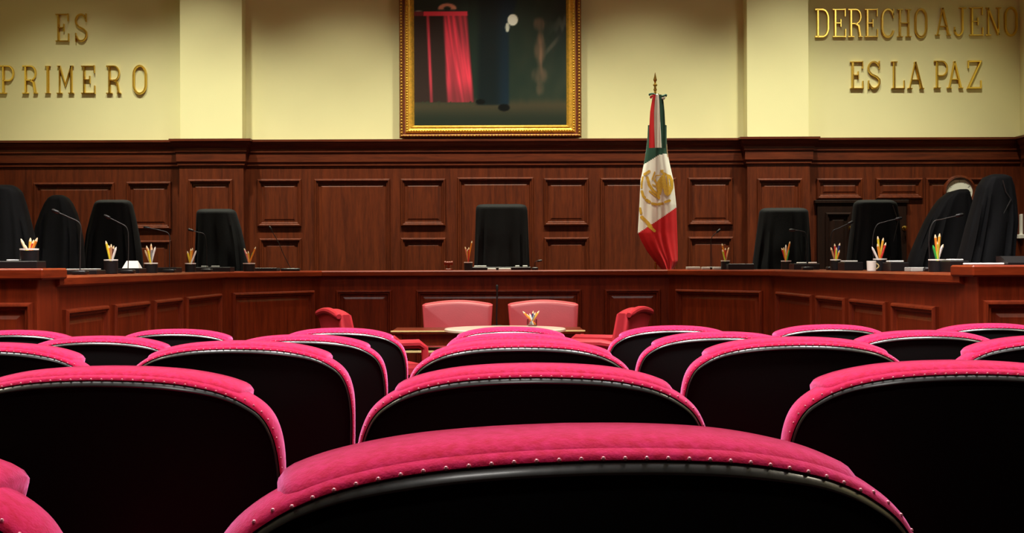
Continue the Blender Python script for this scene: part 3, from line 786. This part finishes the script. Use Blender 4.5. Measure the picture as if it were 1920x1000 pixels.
def sm(a, b, x): t = max(0, min(1, (x - a) / (b - a))); return t * t * (3 - 2 * t)
def mix(a, b, t): return tuple(p + (q - p) * t for p, q in zip(a, b))
def paint(px, py):
    nz = noise.noise(Vector((px * .05, py * .03, 0))) * .5 + .5
    n2 = noise.noise(Vector((px * .15, py * .02, 3)))
    c = mix((28, 42, 36), (46, 52, 42), nz * sm(880, 1060, px))
    c = mix(c, (30, 40, 48), .6 * sm(1010, 1062, px) * sm(190, 60, py) * nz)
    fl = sm(178, 200, py + n2 * 3)                                  # floor
    c = mix(c, mix((62, 56, 42), (30, 38, 32), sm(190, 228, py)), fl * .95)
    for cy_, w_, h_, a_ in ((45, 11, 13, .7), (70, 6, 12, .5), (92, 9, 32, .85), (122, 7, 18, .5), (140, 14, 16, .55), (166, 7, 12, .4)):   # dim carved post behind
        e = ((px - 1014 + 4 * n2) / w_) ** 2 + ((py - cy_) / h_) ** 2
        c = mix(c, mix((92, 72, 58), (156, 112, 92), nz), a_ * sm(1.7, .1, e) * (.7 + .5 * n2))
    c = mix(c, (96, 98, 92), .55 * sm(1020, 1062, px) * sm(14, 4, abs(py - 40 - (1062 - px) * .4 + 12 * n2)))
    c = mix(c, (96, 90, 80), .45 * sm(9, 2, abs(py - 92 + (px - 1030) * 1.1)) * sm(1020, 1030, px) * sm(1056, 1040, px))
    lx = 905 + max(0, py - 40) * -.02; rx = 955 + max(0, 60 - py) * .25   # dark standing figure
    f_ = sm(lx - 14, lx + 2, px) * sm(rx + 4, rx - 3, px) * sm(199, 193, py)
    c = mix(c, mix((16, 26, 28), (18, 34, 46), sm(925, 950, px)), f_)
    for ex, ey, ew, eh in ((902, 190, 9, 5), (946, 201, 11, 7)):
        c = mix(c, (8, 12, 12), sm(1.3, .7, ((px - ex) / ew) ** 2 + ((py - ey) / eh) ** 2))
    e = ((px - 963) / 10) ** 2 + ((py - 36) / 11) ** 2               # white gloves
    c = mix(c, (232, 236, 226), sm(1.2, .7, e)); c = mix(c, (200, 206, 196), sm(1.3, .6, ((px - 953) / 4) ** 2 + ((py - 50) / 9) ** 2))
    edge = 878 + max(0, py - 22) * .075                               # red table cover
    if py > 20 and py < 190 + n2 * 1.5:
        inside = sm(edge + 1, edge - 1, px)
        s = 830 + (py - 22) * .04
        bright = sm(s, s + 6, px) * sm(edge + 1, edge - 5, px) * (.75 + .5 * noise.noise(Vector((px * .22 - py * .03, py * .01, 9))))
        bright = max(bright, .75 * sm(4, 1, abs(px - 803 - (py - 22) * .04)))
        if abs(py - 23) < 4: bright = 1 if px > 795 else .4
        bright *= 1 - .45 * sm(140, 190, py)
        c = mix(c, mix((44, 34, 32), (226, 62, 84), max(0, min(1, bright))), inside)
    if py <= 20 and px < 880:
        c = mix(c, (34, 48, 44), .8)
        c = mix(c, (206, 206, 196), .9 * sm(1.2, .4, ((px - 786) / 14) ** 2 + ((py - 22) / 4) ** 2))
    ring = math.hypot((px - 840) / 16, (py - 14) / 9)                  # a hand resting on the cover
    if py < 19: c = mix(c, (222, 150, 130), sm(.45, .2, abs(ring - .75)) * sm(18, 14, py) * .9)
    return c
k = MB(); nx, nz_ = 150, 125; cols = []
ca, cb, cz0, cz1 = x0 + .19, x1 - .19, zb + .19 * .85, zpx(-20, PD)
vs = []
for j in range(nz_ + 1):
    for i in range(nx + 1):
        x = ca + (cb - ca) * i / nx; z = cz0 + (cz1 - cz0) * j / nz_
        vs.append(Vector((x, PD + .055, z)))
        qx, qy = CX + x * F / PD, CY - (z - EYE) * F / PD
        cols.append(lin(paint(qx, qy)))
zt_in = zt - .19; vs += [Vector((ca, PD + .055, zt_in)), Vector((cb, PD + .055, zt_in))]; cols += [lin((24, 30, 28))] * 2
fs = [(j * (nx + 1) + i, j * (nx + 1) + i + 1, (j + 1) * (nx + 1) + i + 1, (j + 1) * (nx + 1) + i) for j in range(nz_) for i in range(nx)]
L0 = nz_ * (nx + 1); fs.append(tuple(range(L0, L0 + nx + 1)) + (len(vs) - 1, len(vs) - 2))
k.add(vs, fs)
cm = mat('oil_paint', (1, 1, 1), .32, spec=.4, bump=.05, bscale=60)
at_ = cm.node_tree.nodes.new('ShaderNodeAttribute'); at_.attribute_name = 'paint'
cm.node_tree.links.new(at_.outputs['Color'], cm.node_tree.nodes['Principled BSDF'].inputs['Base Color'])
cv = k.build('canvas', cm, pa, smooth=False); cv.matrix_parent_inverse = pinv
ca_ = cv.data.color_attributes.new('paint', 'FLOAT_COLOR', 'POINT')
for i, c in enumerate(cols): ca_.data[i].color = (*[v * 1.4 for v in c], 1)
k = MB(); k.box((x0 + .02, PD + .06, zb + .02), (x1 - .02, WY + .09, zt - .02)); o = k.build('backing_board', M['groove'], pa, smooth=False); o.matrix_parent_inverse = pinv

# ------------------------------------------------------------------ wall lettering
LD = WY + .1
def arc(cx, cy, rx, ry, a0, a1, n=14): return [(cx + rx * math.cos(math.radians(a0 + (a1 - a0) * i / n)), cy + ry * math.sin(math.radians(a0 + (a1 - a0) * i / n))) for i in range(n + 1)]
T, t_ = .16, .085         # thick and thin strokes, letter box 0..1 x 0..1 (width scaled)
def serif(x, y, w=.3): return ([(x - w / 2, y), (x + w / 2, y)], t_)
GL = {
 'E': [([(.2, 0), (.2, 1)], T), ([(0, 1), (.92, 1)], t_), ([(.92, 1.03), (.92, .74)], t_), ([(0, 0), (.95, 0)], t_), ([(.95, -.03), (.95, .28)], t_), ([(.2, .5), (.6, .5)], t_), ([(.6, .36), (.6, .64)], t_)],
 'S': [(arc(.48, .75, .38, .25, 20, 180) + [(.14, .64), (.3, .54), (.68, .44), (.86, .34)] + arc(.5, .25, .38, .25, 10, -165), T * .85), ([(.86, .72), (.86, 1.03)], t_), ([(.1, .3), (.1, -.03)], t_)],
 'P': [([(.22, 0), (.22, 1)], T), ([(0, 1), (.5, 1)] + arc(.55, .73, .36, .27, 90, -90) + [(.22, .46)], .11), serif(.22, 0, .46)],
 'R': [([(.2, 0), (.2, 1)], T), ([(0, 1), (.5, 1)] + arc(.52, .74, .34, .26, 90, -90) + [(.22, .48)], .11), serif(.2, 0, .42), ([(.5, .48), (.72, .4), (.84, 0)], T), ([(.72, 0), (1, 0)], t_)],
 'I': [([(.5, 0), (.5, 1)], .42), ([(0, 0), (1, 0)], t_), ([(0, 1), (1, 1)], t_)],
 'M': [([(.14, 0), (.14, 1)], .11), ([(.14, 1), (.5, .3), (.86, 1)], .13), ([(.86, 0), (.86, 1)], T), serif(.14, 0, .34), serif(.86, 0, .34), ([(0, 1), (.2, 1)], t_), ([(.8, 1), (1, 1)], t_)],
 'O': [(arc(.5, .68, .4, .33, 0, 180) + arc(.5, .32, .4, .33, 180, 360) + [(.9, .68)], T)],
 'D': [([(.2, 0), (.2, 1)], T), ([(0, 1), (.5, 1)] + arc(.5, .68, .4, .32, 90, 0) + arc(.5, .32, .4, .32, 0, -90) + [(0, 0)], T * .9)],
 'C': [(arc(.52, .7, .4, .31, 15, 180) + arc(.52, .3, .4, .31, 180, 345), T), ([(.9, .68), (.9, 1.02)], t_)],
 'H': [([(.2, 0), (.2, 1)], T), ([(.8, 0), (.8, 1)], T), ([(.2, .5), (.8, .5)], t_), serif(.2, 0, .4), serif(.2, 1, .4), serif(.8, 0, .4), serif(.8, 1, .4)],
 'A': [([(.12, 0), (.46, 1)], .1), ([(.46, 1), (.86, 0)], T * 1.1), ([(.25, .32), (.72, .32)], t_), serif(.12, 0, .3), serif(.86, 0, .28)],
 'J': [([(.7, 1), (.7, .25)] + arc(.42, .24, .28, .25, 0, -170), T * .9), ([(.45, 1), (.95, 1)], t_), ([(.14, .3), (.14, .1)], t_)],
 'N': [([(.16, 0), (.16, 1)], .1), ([(.14, 1), (.84, 0)], T * 1.05), ([(.84, 0), (.84, 1)], .1), serif(.16, 0, .34), serif(.1, 1, .2), serif(.84, 1, .32)],
 'L': [([(.22, 0), (.22, 1)], T), ([(0, 0), (.95, 0)], t_), ([(.95, -.03), (.95, .3)], t_), serif(.22, 1, .46)],
 'Z': [([(.08, 1), (.92, 1), (.08, 0), (.95, 0)], T * .85), ([(.08, 1.03), (.08, .74)], t_), ([(.95, -.03), (.95, .28)], t_)],
}
def stroke(k, pts, w, xf):
    """ridge-topped brass stroke along pts (letter space), xf maps to wall metres"""
    q = [xf(p) for p in pts]; rs = []
    for i, p in enumerate(q):
        a = (p - q[i - 1]).normalized() if i else None
        b = (q[i + 1] - p).normalized() if i < len(q) - 1 else None
        t = ((a or b) + (b or a)).normalized(); nn = Vector((-t.y, t.x))
        sc = 1 / max(nn.dot(Vector((-(a or b).y, (a or b).x))), .5)
        rs.append([Vector((p.x + nn.x * o * w * sc, LD - hgt, p.y + nn.y * o * w * sc)) for o, hgt in ((-.5, 0), (-.5, .022), (-.28, .036), (.28, .036), (.5, .022), (.5, 0))])
    k.rings(rs)
ORDW = ['first', 'second', 'third', 'fourth', 'fifth', 'sixth', 'seventh']
def word(w, boxes, ya, yb, lab):
    cnt = {}
    for i, (ch, (pa_, pb_)) in enumerate(zip(w, boxes)):
        A, B = P(pa_, yb, LD), P(pb_, ya, LD)
        W, H = B.x - A.x, P((pa_ + pb_) / 2, ya, LD).z - A.z
        sw = .38
        s_ = .018
        k = MB()
        xf = lambda p: Vector((A.x + .01 + p[0] * (W - .02), A.z + s_ + p[1] * (H - 2 * s_)))
        for pts, th in GL[ch]:
            stroke(k, pts, th * (.19 if ch != 'I' else .085) * 1.05, xf)
        o = k.build('brass_letter', M['brass'], smooth=False)
        tag(o, f'brass wall letter {ch}, {ORDW[i]} letter of the word {lab}', 'letter', 'brass lettering on the wall')
word('ES', [(104, 132), (139, 167)], 25, 80, 'ES above PRIMERO')
word('PRIMERO', [(0, 30), (42, 73), (84, 97), (107, 140), (152, 181), (199, 229), (247, 278)], 122, 178, 'PRIMERO')
word('DERECHO', [(1526, 1556), (1559, 1587), (1588, 1618), (1619, 1647), (1649, 1678), (1680, 1709), (1712, 1740)], 16, 72, 'DERECHO')
word('AJENO', [(1752, 1783), (1784, 1813), (1815, 1844), (1846, 1877), (1880, 1909)], 13, 69, 'AJENO')
word('ES', [(1592, 1620), (1624, 1653)], 114, 169, 'ES before LA PAZ')
word('LA', [(1669, 1697), (1700, 1733)], 114, 169, 'LA')
word('PAZ', [(1749, 1779), (1774, 1806), (1811, 1841)], 113, 168, 'PAZ')

# ------------------------------------------------------------------ wall clock and wall box
c = P(1799, 360, WY - .03); ck = thing('wall_clock', 'round wall clock with brown wooden rim half hidden behind the sloping robe', 'clock', c)
rot = Matrix.Rotation(PI / 2, 3, 'X')
k = MB(); k.lathe([(.165, -.0), (.17, .02), (.185, .035), (.205, .03), (.215, .01), (.215, -.03), (.165, -.03), (.165, 0)], (0, 0, 0), 48, mx=rot); k.build('rim', M['mahogany'], ck)
k = MB(); k.lathe([(.168, -.02), (.168, .003), (.001, .003)], (0, 0, 0), 48, mx=rot); dl = k.build('dial', M['dial'], ck)
for h in range(12):
    k = MB(); a = h * PI / 6; k.box((-.004, -.006, .125), (.004, -.003, .15), mx=Matrix.Rotation(a, 4, 'Y')); k.build('hour_mark', M['grey'], dl)
for L, w, a in ((.085, .007, -1.9), (.125, .005, 2.4)):
    k = MB(); k.box((-w, -.01, -.015), (w, -.006, L), mx=Matrix.Rotation(a, 4, 'Y')); k.build('hand', M['black'], ck)
wb = thing('wall_box', 'white box with a ledge on the wall at the photo edge, beyond the largest robe', 'box', P(1916, 447, WY))
def wpart(k, nm): o = k.build(nm, M['white'], wb, smooth=False); o.matrix_parent_inverse = Matrix.Translation(-P(1916, 447, WY))
a, b = P(1911, 438, WY), P(1922, 402, WY)
k = MB(); k.box((a.x, WY - .08, a.z - .03), (b.x, WY, b.z), .006); wpart(k, 'body')
a, b = P(1905, 448, WY), P(1924, 440, WY)
k = MB(); k.box((a.x, WY - .12, a.z), (b.x, WY, b.z), .006); wpart(k, 'ledge')

# ------------------------------------------------------------------ flag
FD = 15.25
bp = P(1230, 500, FD); base = Vector((bp.x, FD + .02, DAIS))
fs_ = thing('flag_stand', 'tall brass flag pole with spear finial rising above the tricolour flag', 'pole', base)
ftop = P(1230, 178, FD).z - DAIS
k = MB(); k.tube([(0, 0, .03), (0, 0, ftop + .05)], .014, 12); k.build('pole', M['brass'], fs_)
k = MB(); k.lathe([(.17, 0), (.17, .03), (.12, .05), (.04, .09), (.025, .12)], (0, 0, 0), 28); k.build('base', M['brass'], fs_)
z0 = ftop + .05
k = MB(); k.lathe([(.014, z0), (.022, z0 + .01), (.014, z0 + .03), (.012, z0 + .05), (.026, z0 + .062), (.026, z0 + .07), (.012, z0 + .08), (.01, z0 + .1), (.022, z0 + .125), (.012, z0 + .16), (.001, z0 + .215)], (0, 0, 0), 14); k.build('finial', M['brass'], fs_)
EDGE = [(236, 1214, 1249), (260, 1213, 1249), (285, 1210, 1250), (305, 1207, 1254), (340, 1200, 1262), (385, 1198, 1267), (437, 1195, 1269), (452, 1201, 1269.5), (470, 1211, 1270), (490, 1226, 1270), (498, 1233, 1266), (506, 1240, 1261), (525, 1243, 1257)]
def cloth_y(u, v):
    return -.05 - .095 * math.sin(PI * min(max(u, 0), 1)) ** .7 - .010 * math.sin(5 * PI * u + 3 * v) * (.4 + .6 * v) - .005 * math.sin(11 * PI * u - 4 * v) * v
def flag_pt(u, py, lift=0):
    l, r = lerp_tab(EDGE, py); q = P(l + (r - l) * u, py, FD); v = (py - 236) / 290
    return Vector((q.x, FD + cloth_y(u, v) - lift, q.z)), l + (r - l) * u
fl = thing('national_flag', 'green white and red flag with gold eagle emblem hanging in folds from its pole', 'flag', (bp.x, FD - .1, P(1230, 240, FD).z))
finv = Matrix.Translation(-Vector((bp.x, FD - .1, P(1230, 240, FD).z)))
k = MB(); NU, NV = 96, 150; vs, fs, ms = [], [], []
py0, py1 = 236, 525
for j in range(NV + 1):
    for i in range(NU + 1):
        vs.append(flag_pt(i / NU, py0 + (py1 - py0) * j / NV)[0])
for j in range(NV):
    for i in range(NU):
        py = py0 + (py1 - py0) * (j + .5) / NV; px = flag_pt((i + .5) / NU, py)[1]
        gline = 308 - (px - 1208) * .62 if px < 1234 else 291.5 - (px - 1234) * .1
        rline = 438 - (px - 1195) * .675
        mi = 0 if py < gline else (2 if py > rline else 1)
        k.add([], [], 0)
        fs.append((j * (NU + 1) + i, j * (NU + 1) + i + 1, (j + 1) * (NU + 1) + i + 1, (j + 1) * (NU + 1) + i)); ms.append(mi)
nf = len(vs)
for j in range(NV + 1):     # rear skin so that the folded cloth has body
    for i in range(NU + 1):
        p_, _ = flag_pt(i / NU, py0 + (py1 - py0) * j / NV); u = i / NU
        vs.append(Vector((p_.x, FD - .045 + .06 * math.sin(PI * u), p_.z)))
for j in range(NV):
    for i in range(NU):
        a = nf + j * (NU + 1) + i; fs.append((a, a + NU + 1, a + NU + 2, a + 1)); ms.append(ms[j * NU + i])
for j in range(NV):
    for i in (0, NU):
        a, b = j * (NU + 1) + i, (j + 1) * (NU + 1) + i; fs.append((a, b, nf + b, nf + a)); ms.append(ms[j * NU + min(i, NU - 1)])
k.v, k.f, k.m = [tuple(v) for v in vs], fs, ms
o = k.build('cloth', [M['fgreen'], M['fwhite'], M['fred']], fl, ang=1.5); o.matrix_parent_inverse = finv
# emblem: embroidered strokes and patches in photograph coordinates (zoom frame 5.88 px per px)
def Z(x, y): return 1180 + x / 5.88, 280 + y / 5.88
SOLID = [[(300, 350), (330, 310), (370, 262), (410, 285), (445, 292), (480, 350), (476, 430), (440, 500), (402, 525), (372, 500), (352, 430), (330, 515), (292, 485), (272, 400)],
         [(322, 240), (360, 234), (362, 262), (395, 275), (370, 290), (325, 262)]]
STROKES = [([(205, 252), (160, 282)], 22), ([(140, 310), (128, 370), (126, 430)], 12), ([(130, 470), (142, 520), (160, 540)], 20), ([(178, 565), (205, 585)], 24), ([(235, 605), (285, 615)], 20), ([(305, 612), (350, 606)], 20), ([(380, 588), (428, 572)], 20),
           ([(186, 320), (205, 400), (245, 462), (300, 512), (310, 545)], 22), ([(210, 470), (250, 505), (300, 545)], 14), ([(235, 340), (262, 262)], 10), ([(255, 350), (275, 300), (330, 296)], 8), ([(260, 350), (285, 385)], 14), ([(240, 400), (280, 420)], 10),
           ([(110, 655), (120, 710)], 18), ([(128, 752), (180, 805), (222, 860)], 26), ([(200, 850), (260, 905)], 22)]
def inpoly(x, y, pl):
    r = False; j = len(pl) - 1
    for i in range(len(pl)):
        if (pl[i][1] > y) != (pl[j][1] > y) and x < (pl[j][0] - pl[i][0]) * (y - pl[i][1]) / (pl[j][1] - pl[i][1]) + pl[i][0]: r = not r
        j = i
    return r
def segd(x, y, a, b):
    dx, dy = b[0] - a[0], b[1] - a[1]; t = max(0, min(1, ((x - a[0]) * dx + (y - a[1]) * dy) / (dx * dx + dy * dy)))
    return math.hypot(x - a[0] - t * dx, y - a[1] - t * dy)
k = MB(); EU, EV = 150, 230; e0, e1 = 315, 440
idx = {}
def ev(i, j):
    if (i, j) not in idx:
        idx[(i, j)] = len(k.v); k.v.append(tuple(flag_pt(i / EU, e0 + (e1 - e0) * j / EV, .004)[0]))
    return idx[(i, j)]
for j in range(EV):
    for i in range(EU):
        py = e0 + (e1 - e0) * (j + .5) / EV; px = flag_pt((i + .5) / EU, py)[1]
        zx, zy = (px - 1180) * 5.88, (py - 280) * 5.88
        hit = any(inpoly(zx, zy, pl) for pl in SOLID) and not (inpoly(zx, zy, [(380, 300), (392, 300), (404, 400), (398, 400)]) or inpoly(zx, zy, [(418, 330), (430, 330), (440, 420), (432, 420)]))
        hit = hit or any(segd(zx, zy, a, b) < w * .68 for pts, w in STROKES for a, b in zip(pts, pts[1:]))
        if hit: k.f.append((ev(i, j), ev(i + 1, j), ev(i + 1, j + 1), ev(i, j + 1))); k.m.append(0)
o = k.build('emblem', M['fgold'], fl, ang=1.5); o.matrix_parent_inverse = finv; o['label'] = 'gold embroidered eagle with a wreath below'
k = MB(); k.tube([flag_pt(.97, py, .006)[0] for py in (272, 280, 288, 296)], .006, 6); o = k.build('gold_fringe', M['p_cream'], fl); o.matrix_parent_inverse = finv
# ribbon
rb = thing('tricolour_ribbon', 'red white and green ribbon with a bow hanging from the top of the flag pole', 'ribbon', P(1231, 180, FD - .2))
rinv = Matrix.Translation(-P(1231, 180, FD - .2))
RE = [(178, 1224, 1229.5, 1234.5, 1240), (190, 1222, 1227.5, 1235.5, 1244), (210, 1219, 1226, 1236.5, 1246), (240, 1217.5, 1226, 1238, 1247.5), (277.5, 1217, 1227.5, 1240, 1248)]
for nm, c0, mm in (('red_stripe', 0, 'fred'), ('white_stripe', 1, 'fwhite'), ('green_stripe', 2, 'fgreen')):
    k = MB(); rs = []
    for j in range(25):
        py = 178 + 99.5 * j / 24; e = lerp_tab(RE, py); ring = []
        for i in range(9):
            px = e[c0] + (e[c0 + 1] - e[c0]) * i / 8; q = P(px, py, FD - .19)
            y = FD - .17 - .05 * math.sin(PI * (px - 1214) / 38) - .006 * math.sin(px * .55)
            ring.append(Vector((q.x, y, q.z)))
        ring += [Vector((p_.x, p_.y + .006, p_.z)) for p_ in ring[::-1]]
        rs.append(ring)
    k.rings(rs); o = k.build(nm, M[mm], rb, ang=1.3); o.matrix_parent_inverse = rinv
    if nm == 'white_stripe':
        k = MB(); rnd = random.Random(3)
        for j in range(13):
            py = 216 + j * 4.6; px = 1231.2 + (py - 216) * .022 + 0
            a, b = P(px - 1.6, py, FD - .19), P(px + 1.8, py + 2.4, FD - .19)
            y = FD - .17 - .05 * math.sin(PI * (px - 1214) / 38) - .010
            k.box((a.x, y - .001, b.z), (a.x + .005, y + .002, a.z)); 
            if j % 3 != 1: k.box((a.x, y - .001, (a.z + b.z) / 2 - .002), (b.x, y + .002, (a.z + b.z) / 2 + .002))
            if j % 2: k.box((b.x - .005, y - .001, b.z), (b.x, y + .002, a.z))
        lt = k.build('lettering', M['ink'], o, smooth=False); lt.matrix_parent_inverse = rinv
for nm, pts, mm in (('bow_loop', [(1231, 179), (1224, 176), (1218, 177), (1219, 179)], 'fgreen'), ('bow_loop', [(1230, 181), (1224, 180), (1220, 182), (1222, 184)], 'fred'), ('bow_loop', [(1236, 180), (1243, 180), (1249, 178), (1248, 181)], 'fgreen'), ('bow_loop', [(1236, 182), (1241, 184), (1246, 183), (1243, 187)], 'fwhite')):
    k = MB(); k.tube(catmull([tuple(P(a, b, FD - .2)) for a, b in pts], 6), .011, 8); o = k.build(nm, M[mm], rb); o.matrix_parent_inverse = rinv
k = MB(); k.ball(P(1231.5, 180, FD - .19), .022); o = k.build('knot', M['fwhite'], rb); o.matrix_parent_inverse = rinv
k = MB(); q = P(1231, 180, FD); k.tube([(bp.x, FD + .02, q.z), (q.x, FD - .18, q.z)], .006, 6); o = k.build('tie_cord', M['fgreen'], rb); o.matrix_parent_inverse = rinv

# ------------------------------------------------------------------ lights and camera
def area(name, loc, size, power, col=(1, .93, .78), target=None, sy=None, spread=PI):
    L = bpy.data.lights.new(name, 'AREA'); L.energy = power; L.color = col; L.size = size; L.spread = spread
    if sy: L.shape = 'RECTANGLE'; L.size_y = sy
    o = bpy.data.objects.new(name, L); C.objects.link(o); o.location = loc
    if target is not None: o.rotation_euler = (Vector(target) - Vector(loc)).to_track_quat('-Z', 'Y').to_euler()
    return o
def spot(name, loc, target, power, deg, blend=1, col=(1, .93, .76), r=.12):
    L = bpy.data.lights.new(name, 'SPOT'); L.energy = power; L.color = col; L.spot_size = math.radians(deg); L.spot_blend = blend; L.shadow_soft_size = r
    o = bpy.data.objects.new(name, L); C.objects.link(o); o.location = loc
    o.rotation_euler = (Vector(target) - Vector(loc)).to_track_quat('-Z', 'Y').to_euler(); return o
for x in (-5.3, -3.8, -1.9, 0, 1.9, 3.8, 5.3):
    spot('wall_downlight', (x, 14.9, CEIL - .06), (x, 15.5, 0), 1380 if abs(x) < 3 else (1200 if abs(x) < 4.5 else 950), 84, col=(1, .965, .74))
for x, y, e in ((-1.6, 9.0, 620), (1.6, 9.0, 600), (-1.2, 11.8, 470), (1.2, 11.8, 440)):
    spot('bench_downlight', (x * .5, y, CEIL - .06), (x * 1.4, y + .2, .5), e, 80, r=.2, col=(1, .9, .76))
for y in (3.4, 5.4, 7.4):
    for x in (-2.4, 0, 2.4):
        area('ceiling_panel', (x, y, CEIL - .05), 1.2, 104, col=(1, .95, .92), spread=1.9)
for x, y in ((-5.8, 3), (-5.8, 8), (5.8, 3)):
    area('side_wall_fill', (x, y, CEIL - .05), 1.0, 80, col=(1, .9, .7), spread=2.0)  # added fill: brightens the side walls that the brass letters mirror
area('rim_highlight_fill', (0, -1.6, CEIL - .05), 1.2, 40, col=(1, .96, .9), sy=.8)  # added dim fill behind the camera, gives the chair rims their highlight
area('letter_glow_fill', (6.74, 7.9, 5.85), 3.2, 60, col=(1, .93, .76), target=(0, 7.9, 5.85), sy=.9)  # added light, no real fixture: mirrored in the first letters of DERECHO
w = bpy.data.worlds.new('room_air'); bpy.context.scene.world = w; w.use_nodes = True
w.node_tree.nodes['Background'].inputs[0].default_value = (1, .9, .8, 1); w.node_tree.nodes['Background'].inputs[1].default_value = .0
cam = bpy.data.cameras.new('camera'); co = bpy.data.objects.new('camera', cam); C.objects.link(co)
cam.sensor_width = 36; cam.lens = F / 1920 * 36; cam.shift_x = (960 - CX) / 1920; cam.shift_y = (CY - 500) / 1920
cam.clip_start = .05; cam.clip_end = 100
co.location = (0, 0, EYE); co.rotation_euler = (PI / 2, ROLL, 0)
sc = bpy.context.scene; sc.camera = co
vs_ = sc.view_settings; vs_.view_transform = 'Standard'; vs_.look = 'None'; vs_.exposure = 0; vs_.gamma = 1; vs_.use_curve_mapping = False
sc.cycles.max_bounces = 6; sc.cycles.sample_clamp_indirect = 6; sc.cycles.use_denoising = True
